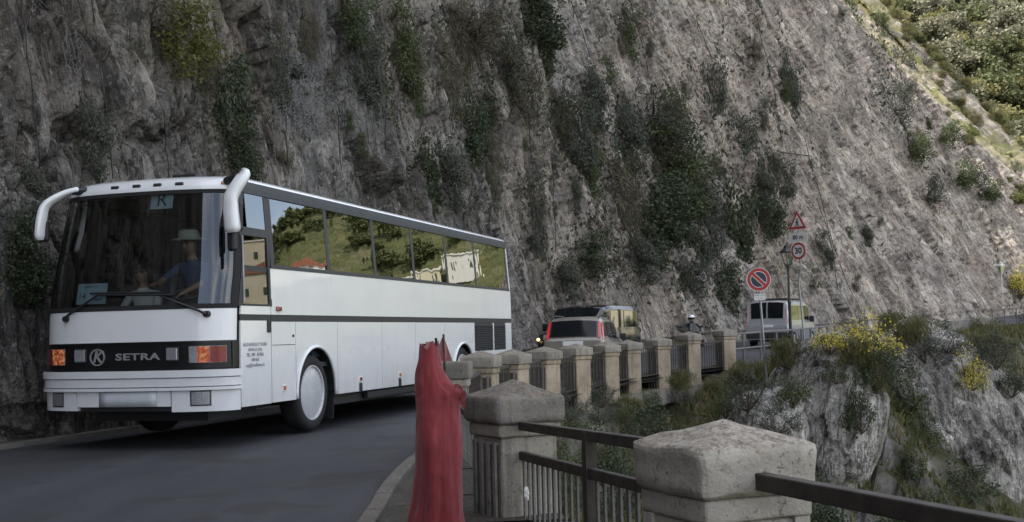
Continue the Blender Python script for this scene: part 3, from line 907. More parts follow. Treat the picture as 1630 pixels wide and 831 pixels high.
M['greyink'] = simple('grey_blue_print', (.10, .12, .17), .6, 0, .05)
M['hub'] = simple('wheel_cover_paint', (.47, .48, .50), .4, .1, .08, 10, coat=.4)
M['silver'] = simple('silver_letters', (.45, .46, .47), .35, .6, .1)

BUS = thing('tour_bus', 'white tour coach with dark windscreen driving towards the camera past the cliff', 'bus', (-4.544, 14.06, 0.03), -.278)
LEN = 12.0
def hw(z):
    return np.interp(z, [0, .45, 2.0, 2.97, 3.05, 3.13, 3.17, 3.21, 3.245, 3.27], [1.235, 1.25, 1.25, 1.175, 1.168, 1.155, 1.11, .98, .72, .40])
def rk(z):
    return np.interp(z, [.3, 1.2, 1.6, 3.03, 3.08, 3.13, 3.17, 3.21, 3.245, 3.27], [.02, 0, .02, .33, .36, .41, .50, .72, 1.15, 1.7])
def fx(u, z):
    u = np.asarray(u, float); a = np.abs(u)
    e = 1 - np.power(np.maximum(1 - a ** 3.0, 0), 1 / 3.0)
    return u * hw(z), rk(z) + .03 + .07 * u ** 2 + .42 * e
def corner_y(z):
    return rk(z) + .52
def front_grid(u0, u1, z0, z1, nu=24, nz=6, off=0.0):
    s0, s1 = math.asin(u0), math.asin(u1)
    U = np.sin(np.linspace(s0, s1, nu)); Zs = np.linspace(z0, z1, nz)
    P = np.zeros((nz, nu, 3)); N = np.zeros_like(P)
    for i, z in enumerate(Zs):
        x, y = fx(U, z)
        P[i] = np.stack([x, y, np.full(nu, z)], -1)
    du = np.gradient(P, axis=1); dz = np.gradient(P, axis=0) if nz > 1 else None
    N = np.cross(du, dz); N /= np.linalg.norm(N, axis=-1, keepdims=True) + 1e-12
    return P + N * off, N
def front(u0, u1, z0, z1, off=.0, t=.02, nu=24, nz=6, mb=None):
    P, N = front_grid(u0, u1, z0, z1, nu, nz, off)
    return (mb or MB()).slab(P, N, t)
def side_grid(y0, y1, z0, z1, ny, nz, off=0.0, sgn=1, zfun=None):
    ys = np.linspace(0, 1, ny); P = np.zeros((nz, ny, 3)); N = np.zeros_like(P)
    for i in range(nz):
        for j in range(ny):
            q = ys[j]; zt = z1; 
            yy = (y0(z0) if callable(y0) else y0) * (1 - q) + y1 * q
            zb = max(z0, zfun(yy)) if zfun else z0
            z = zb + (zt - zb) * i / (nz - 1)
            yy = (y0(z) if callable(y0) else y0) * (1 - q) + y1 * q
            P[i, j] = (sgn * (hw(z) + off), yy, z)
            N[i, j] = (sgn, 0, .05)
    return P, N
def side(y0, y1, z0, z1, off=0.0, t=.02, ny=2, nz=2, sgn=1, zfun=None, mb=None):
    P, N = side_grid(y0, y1, z0, z1, ny, nz, off, sgn, zfun)
    if sgn < 0: P = P[:, ::-1]
    return (mb or MB()).slab(P, N, t)
ARCH = [(2.59, .60, .60), (8.83, .60, .56)]
def archz(y):
    z = 0
    for c, r, h in ARCH:
        q = abs(y - c) / r
        if q < 1: z = max(z, .50 + h * math.sqrt(1 - q ** 2))
    return z
# body: dark backing shell, rear wall, floor
mb = MB(); mb.mi = 0
for sg in (1, -1):
    side(lambda z: corner_y(z), LEN, .44, 2.1, -.02, .03, 90, 3, sg, archz, mb)
    side(lambda z: corner_y(z), LEN, 2.93, 3.06, -.02, .03, 3, 2, sg, None, mb)
front(-.999, .999, .42, 1.6, -.03, .03, 40, 5, mb)
mb.box((0, LEN - .02, 1.3), (2.42, .05, 1.7)); mb.box((0, LEN - .03, 2.99), (2.3, .05, .13))
for x_ in (-1.05, 1.05): mb.box((x_, LEN - .03, 2.5), (.25, .05, .9))
mb.box((0, 6.2, .86), (2.38, 11.3, .06)); mb.box((0, 5.6, .55), (1.1, 10.6, .3))
for c, r, h in ARCH:
    for sg in (1, -1):
        mb.lathe([(.63, -.25 * sg * 2 + sg * 1.2), (.63, sg * 1.2)], 24, 'x', (0, c, .5), 0, PI)
mb.build('chassis', M['trim'], BUS)
# roof: loops of the outline from the gutter up
def roof_loop(z, n=30):
    U = np.sin(np.linspace(-PI / 2, PI / 2, n)); x, y = fx(U, z)
    L = [(-hw(z), LEN - .0 - max(0, z - 3.05) * .6, z)] + [(a, b, z) for a, b in zip(x, y)] + [(hw(z), LEN - max(0, z - 3.05) * .6, z)]
    return L
zs = [3.045, 3.07, 3.10, 3.13, 3.15, 3.17, 3.19, 3.21, 3.23, 3.245, 3.26, 3.27]
mb = MB().grid(np.array([roof_loop(z) for z in zs]))
top = roof_loop(zs[-1]); mb.add(top, [tuple(range(len(top)))])
rear = [roof_loop(z)[-1] for z in zs] + [roof_loop(z)[0] for z in zs[::-1]]
mb.add(rear, [tuple(range(len(rear)))])
roof = mb.build('roof', M['paint'], BUS, smooth=40)
front(-.96, .96, 3.0, 3.05, .01, .04, 30, 3).build('brow', M['paint'], roof, smooth=40)
lin = MB().box((0, 6.4, 2.99), (2.2, 10.6, .03)); lin.box((0, 1.05, 2.96), (2.1, .7, .03)); lin.build('headlining', M['inside'], roof)
MB().bbox((.06, 1.55, 3.29), (.34, .5, .08), .02).build('roof_hatch', M['black'], roof)
for u_ in (-.72, -.28, -.02, .22, .46, .90):
    z = 3.075; x, y = fx(u_, z); a = math.atan2(.07 * 2 * u_ + (.9 if abs(u_) > .85 else 0) * u_, 1)
    MB().bbox((float(x), float(y) - .006, z), (.105, .03, .042), .01, Matrix.Rotation(a, 3, 'Z') @ Matrix.Rotation(rad(-10), 3, 'X')).build('marker_lamp', M['amber'] if abs(u_) > .6 else M['trim'], roof)
# gutter strip
mb = MB()
for sg in (1, -1):
    side(lambda z: corner_y(z) - .1, LEN, 2.975, 3.118, .012, .04, 3, 3, sg, None, mb)
mb.build('gutter', M['trim'], BUS)
# windows along the sides
divs = [1.385, 3.05, 4.72, 6.38, 8.05, 9.72, 11.86]
for sg in (1, -1):
    for i in range(6):
        side(divs[i] + .045, divs[i + 1] - .045, 2.13, 2.965, .0, .006, 2, 2, sg).build('side_window', M['pane'], BUS)
    mb = MB()
    for d in divs:
        side(d - .05, d + .05, 2.10, 2.98, .004, .05, 2, 2, sg, None, mb)
    side(1.33, LEN - .06, 2.085, 2.135, .006, .05, 2, 2, sg, None, mb)
    mb.build('window_frame', M['trim'], BUS)
    side(divs[-1] + .05, LEN, 2.10, 3.05, .0, .05, 2, 2, sg).build('corner_post', M['paint'], BUS)
MB().box((0, LEN - .03, 2.5), (1.9, .012, .82)).build('rear_window', M['pane'], BUS)
# white skin: upper band, lower panels with open joints
for sg in (1, -1):
    side(1.315, LEN, 1.515, 2.085, .0, .02, 2, 3, sg).build('upper_panel', M['paint'], BUS)
    mb = side(1.31, LEN, 1.43, 1.51, -.006, .02, 2, 2, sg)
    mb.build('rub_strip', M['trim'], BUS)
    for a, b in ((1.315, 1.97), (1.985, 3.265), (3.28, 4.89), (4.905, 6.335), (6.35, 7.775), (7.79, 9.47)):
        n = 70 if (a < 2.6 < b or a < 8.8 < b) else 2
        side(a, b, .435, 1.428, .0, .02, n, 3, sg, archz).build('skirt_panel', M['paint'], BUS)
    for a, b in ((9.50, 10.70), (10.76, 11.58)):
        mb = MB()
        for k in range(15):
            z = .91 + k * .034
            mb.box((sg * 1.232, (a + b) / 2, z), (.045, b - a, .012), Matrix.Rotation(rad(35 * sg), 3, 'Y'))
        mb.build('engine_grille', M['trim'], BUS)
    mb = side(9.475, 9.50, .435, 1.428, .0, .03, 2, 2, sg); side(10.70, 10.76, .435, 1.428, .0, .03, 2, 2, sg, None, mb)
    side(11.58, LEN, .435, 1.428, .0, .03, 2, 2, sg, None, mb); side(9.50, 11.58, .435, .89, .0, .03, 2, 2, sg, None, mb)
    mb.build('rear_panel', M['paint'], BUS)
    for c, r, h in ARCH:
        pts = [(sg * 1.255, c + r * 1.0 * math.cos(q), .50 + h * math.sin(q)) for q in np.linspace(-.1, PI + .1, 30)]
        MB().tube(pts, .022, 6).build('wheel_arch_lip', M['paint'], BUS, smooth=True)
# driver's door on the valley side (upper light, opening window, white band, lower door)
door = side(lambda z: corner_y(z) + .005, 1.295, .43, 1.44, .0, .02, 6, 3).build('driver_door', M['paint'], BUS)
side(lambda z: corner_y(z) + .005, 1.295, 1.515, 1.615, .0, .02, 6, 2).build('door_band', M['paint'], door)
mb = side(lambda z: corner_y(z), 1.30, 1.44, 1.512, -.006, .02, 4, 2); mb.build('door_strip', M['trim'], door)
mb = side(lambda z: corner_y(z) - .06, .60, 1.615, 2.985, .003, .05, 3, 8)
side(1.27, 1.335, 1.615, 2.985, .003, .05, 2, 3, 1, None, mb); side(.62, 1.27, 2.46, 2.56, .003, .05, 2, 2, 1, None, mb); side(.62, 1.27, 1.615, 1.64, .003, .05, 2, 2, 1, None, mb)
mb.build('door_frame', M['trim'], door)
side(.60, 1.27, 1.64, 2.46, -.01, .006).build('door_window', M['screen'], door)
side(.80, 1.27, 2.56, 2.97, -.002, .006).build('door_quarter_light', M['pane'], door)
MB().bbox((1.255, 1.24, 1.37), (.03, .09, .15), .01).build('door_handle', M['black'], door)
MB().tube([(1.262, .615, 1.66), (1.235, .63, 2.45)], .012, 6).build('grab_rail', M['steel'], door)
mb = side(lambda z: corner_y(z) + .005, 1.295, .43, 3.0, .0, .02, 6, 4, -1); mb.build('far_door', M['trim'], BUS)
# front: windscreen, white panel, grille panel, bumper
wsP, wsN = front_grid(-.985, .985, 1.625, 3.0, 48, 14, 0)
MB().grid(wsP).build('windscreen', M['screen'], BUS, smooth=True)
mb = MB(); front(-.992, .992, 1.585, 1.64, .006, .03, 48, 2, mb); front(-.97, .97, 2.955, 3.01, .006, .03, 48, 3, mb)
for a, b in ((-.998, -.972), (.972, .998)): front(a, b, 1.59, 3.0, .006, .03, 6, 12, mb)
mb.build('windscreen_seal', M['rubber'], BUS)
front(-.998, .998, 1.215, 1.585, .0, .03, 48, 4).build('front_panel', M['paint'], BUS, smooth=40)
front(-.985, .985, .915, 1.205, .0, .03, 48, 4).build('grille_panel', M['grille'], BUS, smooth=40)
mb = MB(); front(-.998, .998, 1.20, 1.216, .012, .04, 48, 2, mb); front(-.998, .998, .903, .918, .012, .04, 48, 2, mb)
for a, b in ((-.999, -.982), (.982, .999)): front(a, b, .905, 1.215, .012, .04, 4, 2, mb)
mb.build('grille_surround', M['grille'], BUS)
bump = front(-.999, .999, .70, .795, .055, .10, 48, 4).build('bumper', M['paint_dull'], BUS, smooth=40)
front(-.999, .999, .805, .885, .07, .11, 48, 4).build('bumper_top', M['paint_dull'], bump, smooth=40)
front(-.999, .999, .655, .69, .065, .10, 48, 3).build('bumper_lip', M['paint_dull'], bump, smooth=40)
# valance: two ends drop lower than the middle
for a, b, z0 in ((-.999, -.50, .43), (-.49, -.245, .475), (.36, .49, .475), (.50, .999, .41)):
    front(a, b, z0, .65, .03, .06, 16, 4).build('valance', M['paint_dull'], bump, smooth=40)
front(-.24, .355, .475, .645, .035, .05, 8, 3).build('number_plate_panel', simple('blank_plate', (.52, .55, .58), .5, 0, .1, 4), bump, smooth=True)
for u0, u1 in ((-.80, -.67), (.68, .83)):
    f_ = front(u0 - .012, u1 + .012, .475, .648, .036, .05, 6, 3).build('fog_lamp', M['trim'], bump)
    front(u0, u1, .49, .635, .04, .02, 6, 3).build('lens', M['lens'], f_)
# lamps
for u0, u1, u2 in ((-.955, -.66, -.60), (.66, .955, .60)):
    f_ = front(min(u0, u1), max(u0, u1), .965, 1.155, .006, .02, 10, 3).build('headlight', M['lens'], BUS)
    if u1 > 0:
        front(.66, .73, .968, 1.152, .012, .012, 5, 2).build('clear_lens', M['lens'], f_)
        front(.732, .835, .968, 1.152, .012, .012, 5, 2).build('indicator', M['amber_on'], f_)
        front(.837, .953, .968, 1.152, .012, .012, 5, 2).build('side_lens', M['redlens'], f_)
    else:
        front(-.83, -.66, .968, 1.152, .012, .012, 5, 2).build('indicator', M['amber_on'], f_)
        front(-.953, -.832, .968, 1.152, .012, .012, 5, 2).build('side_lens', M['redlens'], f_)
for x in (-.57, .64):
    u_ = x / 1.25; z = 1.07; _, y = fx(u_, z)
    mb = MB().bbox((x, float(y) - .012, z), (.165, .03, .165), .02)
    f_ = mb.build('spot_lamp', M['trim'], BUS)
    MB().bbox((x, float(y) - .03, z), (.14, .02, .14), .02).build('lens', M['lens'], f_)
# badge and lettering on the grille panel
y0_ = float(fx(-.26, 1.05)[1])
MB().lathe([(.085, -.01), (.098, -.01), (.098, .008), (.085, .008)], 40, 'y', (-.33, y0_ - .012, 1.05)).build('badge_ring', M['silver'], BUS)
put_text(text_mesh('K', .19, M['silver'], .005, shear=.25, bold=.004), BUS, (-.33, y0_ - .014, 1.05), (1, .01, 0), (0, 0, 1))
put_text(text_mesh('SETRA', .108, M['silver'], .005, sx=1.75, bold=.0025, spacing=1.1), BUS, (.20, .028, 1.045), (1, .02, 0), (0, 0, 1))
for i, (tx, sz) in enumerate((('AGO RAVELLO TOURS', .058), ('RAVELLO (SA)', .054), ('TEL. 089 . 857876', .058), ('089.00.8', .054), ('cap@ravellotour.it', .060))):
    put_text(text_mesh(tx, sz, M['greyink'], .0005), BUS, (1.2565, .88, 1.155 - i * .061), (0, 1, 0), (0, 0, 1))
# repeater and reflectors on the visible side
MB().bbox((1.262, 1.5, 1.59), (.03, .13, .06), .012).build('side_repeater', M['redlens'], BUS)
for y, z, mt in ((1.63, .60, 'amber'), (4.05, .61, 'redlens'), (5.60, .61, 'amber')):
    f_ = MB().box((1.254, y, z), (.012, .10, .075)).build('reflector_plate', M['white'], BUS)
    MB().bbox((1.262, y, z), (.012, .07, .055), .008).build('reflector', M[mt], f_)
for y in (4.05, 5.60): MB().bbox((1.256, y, .49), (.02, .09, .13), .008).build('locker_handle', M['black'], BUS)
MB().lathe([(.0, .0), (.018, .0), (.018, .012), (0, .012)], 12, 'x', (1.25, 1.9, 1.25)).build('lock', M['black'], BUS)
pan = MB()
for a, b, c_, d in ((1.33, 1.96, 1.135, 1.143),): side(a, b, c_, d, .002, .01, 2, 2, 1, None, pan)
pan.build('flap_joint', M['trim'], BUS)
# wheels
def wheel(y, sg):
    w_ = thing('wheel', None, None); w_.parent = BUS; w_.location = (sg * 1.09, y, .495)
    s_ = sg
    MB().lathe([(.30, -.14 * s_), (.44, -.15 * s_), (.485, -.12 * s_), (.50, -.06 * s_), (.50, .06 * s_), (.485, .11 * s_), (.44, .135 * s_), (.365, .125 * s_), (.34, .11 * s_)], 48, 'x').build('tyre', M['rubber'], w_, smooth=50)
    MB().lathe([(.0, .135 * s_), (.10, .135 * s_), (.20, .128 * s_), (.30, .112 * s_), (.335, .105 * s_), (.345, .128 * s_), (.362, .128 * s_), (.368, .10 * s_), (.34, .05 * s_)], 48, 'x').build('wheel_cover', M['hub'], w_, smooth=40)
    mb = MB()
    for k in range(30):
        q = 2 * PI * k / 30
        mb.box((.112 * s_, .318 * math.cos(q), .318 * math.sin(q)), (.006, .022, .004), Matrix.Rotation(q + PI / 2, 3, 'X'))
    mb.build('vent_slots', M['steel'], w_)
for y in (2.53, 8.83):
    for sg in (1, -1): wheel(y, sg)
MB().tube([(-1.0, 2.53, .5), (1.0, 2.53, .5)], .09, 10).build('axle', M['trim'], BUS)
MB().tube([(-1.0, 8.83, .5), (1.0, 8.83, .5)], .11, 10).build('axle', M['trim'], BUS)
MB().box((1.16, 6.0, .36), (.06, 3.1, .09)).build('skirt_rail', M['trim'], BUS); MB().box((0, 1.25, .40), (1.5, 1.2, .26)).build('added_front_underbody_box', M['trim'], BUS); MB().box((0, 5.7, .40), (2.2, 4.6, .24)).build('added_middle_underbody_box', M['trim'], BUS); MB().box((0, 10.6, .45), (2.2, 2.4, .34)).build('added_rear_underbody_box', M['trim'], BUS)  # underbody boxes added to block light and the view beneath the coach
MB().prism([(-.2, .0), (.2, .0), (.22, .5), (-.22, .5)], 3.24, 3.26, 'y').build('mud_flap', M['rubber'], BUS).location = (.98, 0, .1)
# mirrors: curved white arms with a black glass housing
def smooth_pts(pts, n=24):
    P = np.array(pts, float); k = len(P); out = []
    for q in np.linspace(0, k - 1, n):
        i = min(int(q), k - 2); t = q - i
        p0, p1, p2, p3 = P[max(i - 1, 0)], P[i], P[i + 1], P[min(i + 2, k - 1)]
        out.append(.5 * ((2 * p1) + (-p0 + p2) * t + (2 * p0 - 5 * p1 + 4 * p2 - p3) * t * t + (-p0 + 3 * p1 - 3 * p2 + p3) * t ** 3))
    return out
def mirror_arm(pts, wd, name='mirror_arm'):
    P = smooth_pts(pts, 26); mb = MB(); n = 12; rows = []
    for i, p in enumerate(P):
        t = P[min(i + 1, 25)] - P[max(i - 1, 0)]; t /= np.linalg.norm(t)
        a = np.cross(t, (0, 1, 0)); a /= np.linalg.norm(a); b = np.cross(a, t)
        q_ = i / 25; w = wd * (1.0 + .25 * min(1, q_ * 1.6)); d = .045 + .045 * q_
        if i >= 23: w *= (1, .9, .6)[i - 23]; d *= (1, .9, .6)[i - 23]
        if i == 0: w *= .6; d *= .6
        row = []
        for k in range(n):
            c_, s_ = math.cos(2 * PI * k / n), math.sin(2 * PI * k / n)
            c_ = math.copysign(abs(c_) ** .6, c_); s_ = math.copysign(abs(s_) ** .6, s_)
            row.append(p + a * c_ * w + b * s_ * d)
        rows.append(row)
    mb.grid(np.array(rows), True)
    mb.add(rows[0], [tuple(range(n))]); mb.add(rows[-1], [tuple(range(n))[::-1]])
    return mb.build(name, M['paint'], BUS, smooth=50)
ml = mirror_arm([(-.85, .42, 3.09), (-1.0, .33, 3.03), (-1.15, .2, 2.89), (-1.18, .15, 2.70), (-1.20, .15, 2.47)], .032)
MB().tube([(-.80, .5, 3.08), (-.92, .38, 3.07)], .05, 8).build('bracket', M['black'], ml); MB().bbox((-1.19, .22, 2.58), (.12, .08, .26), .03).build('mirror_glass', M['black'], ml)
mr = mirror_arm([(1.30, .52, 3.13), (1.50, .20, 3.10), (1.42, .06, 2.86), (1.41, .05, 2.72), (1.42, .05, 2.58), (1.43, .06, 2.43)], .066)
MB().tube([(1.05, .6, 3.1), (1.30, .5, 3.12)], .05, 8).build('bracket', M['black'], mr); MB().bbox((1.40, .10, 2.34), (.10, .10, .24), .03).build('lower_mirror', M['black'], mr); MB().bbox((1.42, .14, 2.62), (.17, .08, .34), .03).build('mirror_glass', M['black'], mr)
# wipers
def ws_pt(x, z, off=.04):
    xx, y = fx(x / float(hw(z)), z)
    return (x, float(y) - off, z)
w_ = MB().tube([ws_pt(-.80, 1.51), ws_pt(-.74, 1.56), ws_pt(-.30, 1.80)], [.022, .016, .01], 6).build('wiper', M['black'], BUS)
MB().tube([ws_pt(x, 1.80 + (x + .42) * -.02) for x in np.linspace(-.45, .50, 10)], .014, 6).build('wiper_blade', M['black'], w_)
MB().lathe([(.0, -.03), (.035, -.03), (.04, .03), (0, .03)], 12, 'y', ws_pt(-.80, 1.51, .02)).build('wiper_pivot', M['black'], w_)
w_ = MB().tube([ws_pt(1.02, 1.52), ws_pt(.95, 1.56), ws_pt(.45, 1.755)], [.022, .016, .01], 6).build('wiper', M['black'], BUS)
MB().tube([ws_pt(x, 1.755 + (.45 - x) * .03) for x in np.linspace(-.35, .62, 10)], .014, 6).build('wiper_blade', M['black'], w_)
MB().lathe([(.0, -.03), (.035, -.03), (.04, .03), (0, .03)], 12, 'y', ws_pt(1.02, 1.52, .02)).build('wiper_pivot', M['black'], w_)
# interior
mb = MB().bbox((0, .72, 1.40), (2.2, .50, .40), .08)
mb.build('dashboard', M['dash'], BUS)
mb = MB(); q_ = [(.47 + .22 * math.cos(a), .66 + .17 * math.sin(a), 1.78 + .07 * math.sin(a)) for a in np.linspace(0, 2 * PI, 25)]
mb.tube(q_, .017, 6); mb.tube([(.47, .66, 1.78), (.47, .6, 1.5)], .03, 6); mb.tube([(.25, .66, 1.78), (.69, .66, 1.78)], .015, 5)
mb.build('steering_wheel', M['black'], BUS)
def bus_seat(x, y, n=2, z=.98):
    mb = MB(); w = .46 * n
    mb.bbox((x, y, z + .38), (w, .46, .14), .05); mb.bbox((x, y + .28, z + .78), (w, .13, .72), .05, Matrix.Rotation(rad(-10), 3, 'X'))
    for k in range(n): mb.bbox((x + (k - (n - 1) / 2) * .46, y + .34, z + 1.17), (.3, .1, .18), .04)
    mb.box((x, y, z + .15), (w * .8, .3, .34))
    mb.build('seat', M['seat'], BUS)
bus_seat(.46, 1.10, 1, 1.12); bus_seat(.74, 1.86, 1, 1.12); bus_seat(-.36, 1.12, 1, .82)
for k in range(11):
    for x in (-.74, .74): bus_seat(x, 2.9 + k * .8)
mb = MB().box((-.35, 2.35, 1.5), (.04, .03, 1.1)); mb.tube([(.3, 2.3, .9), (.3, 2.3, 2.9)], .018, 6)
mb.build('hand_pole', M['steel'], BUS)
MB().bbox((.05, .72, 2.80), (.26, .06, .10), .03).build('inside_mirror', M['black'], BUS)
# cards behind the windscreen
def card(name, label, c, w, h, tilt, rows):
    r = thing(name, label, 'card', (0, 0, 0))
    r.matrix_world = BUSM @ Matrix.Translation(c) @ Matrix.Rotation(tilt, 4, 'X')
    MB().box((0, 0, 0), (w, .004, h)).build('sheet', M['paper'], r)
    for tx, sz, dx, dz, al in rows:
        put_text(text_mesh(tx, sz, M['ink'], .0005, al), r, (dx, -.0035, dz), (1, 0, 0), (0, 0, 1))
    return r
bpy.context.view_layer.update()
BUSM = BUS.matrix_world.copy()
c_ = ws_pt(.31, 2.89, -.06)
card('route_card', 'pale blue card with a large R hanging high in the windscreen', c_, .30, .21, rad(-12), (('R', .24, 0, 0, 'CENTER'),))
c_ = ws_pt(-.50, 1.80, -.06)
card('number_card', 'pale blue card numbered 14 low in the corner of the windscreen', c_, .40, .25, rad(-12), (('14', .10, -.13, -.03, 'CENTER'), ('SORRENTO', .035, -.02, .085, 'CENTER'), ('BUS TOUR', .035, .09, -.02, 'CENTER'), ('AMALFI', .035, .09, -.07, 'CENTER')))

# ================================================================= PARAPET: pillars, railings, wall
def noisy(mb_me, amp, scale, seed=0.0):
    co = np.zeros(len(mb_me.vertices) * 3, np.float32); mb_me.vertices.foreach_get('co', co); co = co.reshape(-1, 3)
    n = np.stack([fbm(co / scale + seed, 3), fbm(co / scale + seed + 40, 3), fbm(co / scale + seed + 80, 3)], -1)
    mb_me.vertices.foreach_set('co', (co + n * amp).astype(np.float32).ravel()); mb_me.update()
def block_mesh(name, w, d, h, bev, mat, cuts, amp, scale, seed, pyr=0.0, rnd=0.0):
    """weathered cast block, optional low pyramid on top; origin at the middle of its underside"""
    bm = bmesh.new(); bmesh.ops.create_cube(bm, size=1)
    for v in bm.verts: v.co = Vector((v.co.x * w, v.co.y * d, (v.co.z + .5) * h))
    top = [f for f in bm.faces if f.normal.z > .9][0]
    if pyr > 0:
        r = bmesh.ops.poke(bm, faces=[top]); r['verts'][0].co.z += pyr
    es = [e for e in bm.edges if not (pyr > 0 and any(abs(v.co.x) < 1e-4 and abs(v.co.y) < 1e-4 for v in e.verts))]
    bmesh.ops.bevel(bm, geom=es, offset=bev, segments=3, affect='EDGES', profile=.5)
    bmesh.ops.subdivide_edges(bm, edges=bm.edges[:], cuts=cuts, use_grid_fill=True)
    bmesh.ops.triangulate(bm, faces=[f for f in bm.faces if len(f.verts) > 4])
    me = bpy.data.meshes.new(name); bm.to_mesh(me); bm.free()
    me.materials.append(mat)
    noisy(me, amp, scale, seed)
    me.polygons.foreach_set('use_smooth', [True] * len(me.polygons))
    me.set_sharp_from_angle(angle=rad(38))
    return me
PIL = {}
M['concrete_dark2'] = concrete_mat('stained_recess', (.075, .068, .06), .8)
M['wall_dark'] = concrete_mat('mossy_wall_concrete', (.13, .125, .10), .8, .5)
def pillar(key, px, depth, th, zap, zbase, cap=.50, sh=.40, caph=.18, pyr=.085, mats=('concrete', 'concrete'), label='', fine=False, flat=False, group='concrete parapet pillars', flute=None):
    X = (px - 815) / FOC * depth
    r = thing('parapet_pillar', label, 'pillar', (X, depth, zbase), rad(th), group)
    h = zap - zbase; c = 3 if fine else 1
    if flat: pyr = .0
    ze = h - pyr - caph
    link('cap', block_mesh('cap', cap, cap, caph, .036 if fine else .018, M[mats[0]], c, .030 if fine else .016, .11, px * .1, pyr), r, (0, 0, ze))
    link('neck', block_mesh('neck', cap * .90, cap * .90, .085, .015, M[mats[1]], c, .012, .14, px * .2), r, (0, 0, ze - .083))
    hs = ze - .081
    link('shaft', block_mesh('shaft', sh, sh, hs, .018, M[mats[1]], 4 if fine else 2, .010, .2, px * .3), r, (0, 0, 0))
    # sunk panel frames on the faces: raised fillets left and right
    if flute is not None:
        dx, dy = flute; ang = math.atan2(dx, -dy)
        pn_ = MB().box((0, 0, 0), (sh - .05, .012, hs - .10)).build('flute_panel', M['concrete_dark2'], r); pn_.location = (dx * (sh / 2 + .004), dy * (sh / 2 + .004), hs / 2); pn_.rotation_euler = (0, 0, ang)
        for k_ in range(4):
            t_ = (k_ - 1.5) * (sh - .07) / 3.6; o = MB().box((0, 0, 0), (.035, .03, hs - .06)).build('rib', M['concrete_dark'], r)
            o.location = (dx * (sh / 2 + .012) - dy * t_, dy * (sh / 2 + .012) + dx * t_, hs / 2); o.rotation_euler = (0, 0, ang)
    for f in range(4):
        if flute is not None: break
        R_ = Matrix.Rotation(f * PI / 2, 3, 'Z')
        mb = MB()
        for sx in (-1, 1):
            p = R_ @ Vector((sx * (sh / 2 - .035), -sh / 2 - .006, hs / 2))
            mb = MB().box((0, 0, 0), (.06, .02, hs - .004))
            o = mb.build('fillet', M[mats[1]], r); o.location = p; o.rotation_euler = (0, 0, f * PI / 2)
    PIL[key] = (X, depth)
    return r
pillar('A', 1140, 4.50, 24, .905, -.9, .50, .42, .185, .072, ('concrete_pale', 'concrete_pale'), 'nearest pillar, big pale worn cap, with rails on both sides', True)
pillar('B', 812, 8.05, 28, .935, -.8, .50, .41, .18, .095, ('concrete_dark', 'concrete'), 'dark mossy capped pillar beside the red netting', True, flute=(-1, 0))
pillar('C', 710, 13.0, -3, .955, -.6, .48, .36, .18, .0, ('concrete_dark', 'concrete'), 'flat topped pillar half hidden behind the red netting', False, True)
far = [('D', 762, 17.3, -12, 1.01, 'first peaked pillar right of the flat topped one'), ('E', 811, 19.8, -26, .985, 'second peaked pillar, over the dark mossy cap'), ('F', 862, 22.3, -40, .99, 'pillar in front of the hatchback left tail lamp'),
       ('G', 913, 24.8, -47, 1.0, 'pillar in front of the hatchback rear window'), ('H', 960, 27.0, -50, 1.01, 'pillar under the hatchback right tail lamp'), ('I', 996, 29.0, -52, 1.02, 'pillar under the hatchback side windows'),
       ('J', 1044, 30.7, -54, 1.07, 'pillar between the hatchback and the motorcycle rider'), ('K', 1093, 32.3, -57, 1.17, 'pillar right under the motorcycle rider'), ('L', 1150, 34.0, -60, 1.25, 'last pillar, nearest to the no parking sign')]
for k, px, dp, th, za, lb in far:
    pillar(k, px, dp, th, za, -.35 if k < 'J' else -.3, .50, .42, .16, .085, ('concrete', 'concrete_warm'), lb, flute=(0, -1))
pr = pillar('N', 3450, 1.45, 20, .90, -.9, .50, .42, .175, .085, ('concrete_pale', 'concrete_pale'), 'pale capped pillar close beside the camera, out of the picture', True)
PIL['N'] = (pr.location.x, pr.location.y)

BAL = {}
def railing(a, b, za, zb, label, rails=(0.0, -.20), bh=.055, zlow=.03, sp=.125, post=False, wid=.034, gap=.2, grp='iron railings between the pillars', th=.012, mats=('iron', 'iron_grey'), base=None):
    A_, B_ = Vector((a[0], a[1], za)), Vector((b[0], b[1], zb))
    d = (B_ - A_); L = d.length; d.normalize()
    A_ += d * gap; B_ -= d * gap; L = (B_ - A_).length
    r = thing('iron_railing', label, 'railing', (A_ + B_) / 2, math.atan2(d.y, d.x), grp)
    sl = (zb - za) / max(L, .1)
    R_ = Matrix.Rotation(-math.atan(sl), 3, 'Y')
    for i, o_ in enumerate(rails):
        mb = MB().bbox((0, 0, o_ - bh / 2), (L + .02, bh * .9 if i == 0 else bh * .75, bh), .006, R_)
        mb.build('top_rail' if i == 0 else 'lower_rail', M[mats[0]], r)
    zmid = (A_.z + B_.z) / 2
    n = int(L / sp)
    ztop = rails[-1] - bh
    key = (round(wid, 3), mats[1])
    if key not in BAL:
        BAL[key] = MB().box((0, 0, -.5), (wid, th, 1.0)).mesh('baluster', M[mats[1]])
    low = (base if base is not None else zlow) - zmid
    for i in range(n):
        x = -L / 2 + (i + .5) * L / n
        zt = ztop + sl * x + .004
        o = link('baluster', BAL[key], r, (x, 0, zt)); o.scale = (1, 1, zt - low)
        o.rotation_euler = (0, 0, random.uniform(-.06, .06))
    MB().box((0, 0, low), (L, .03, .04)).build('bottom_rail', M[mats[0]], r)
    if post:
        mb = MB().box((0, 0, (low + 0) / 2 - .01), (.075, .06, -low))
        mb.build('post', M[mats[0]], r)
    return r
railing(PIL['B'], PIL['A'], .675, .795, 'dark iron railing with two rails between the dark capped pillar and nearest pillar', (0, -.19), .055, .0, .125, True, .036, .2)
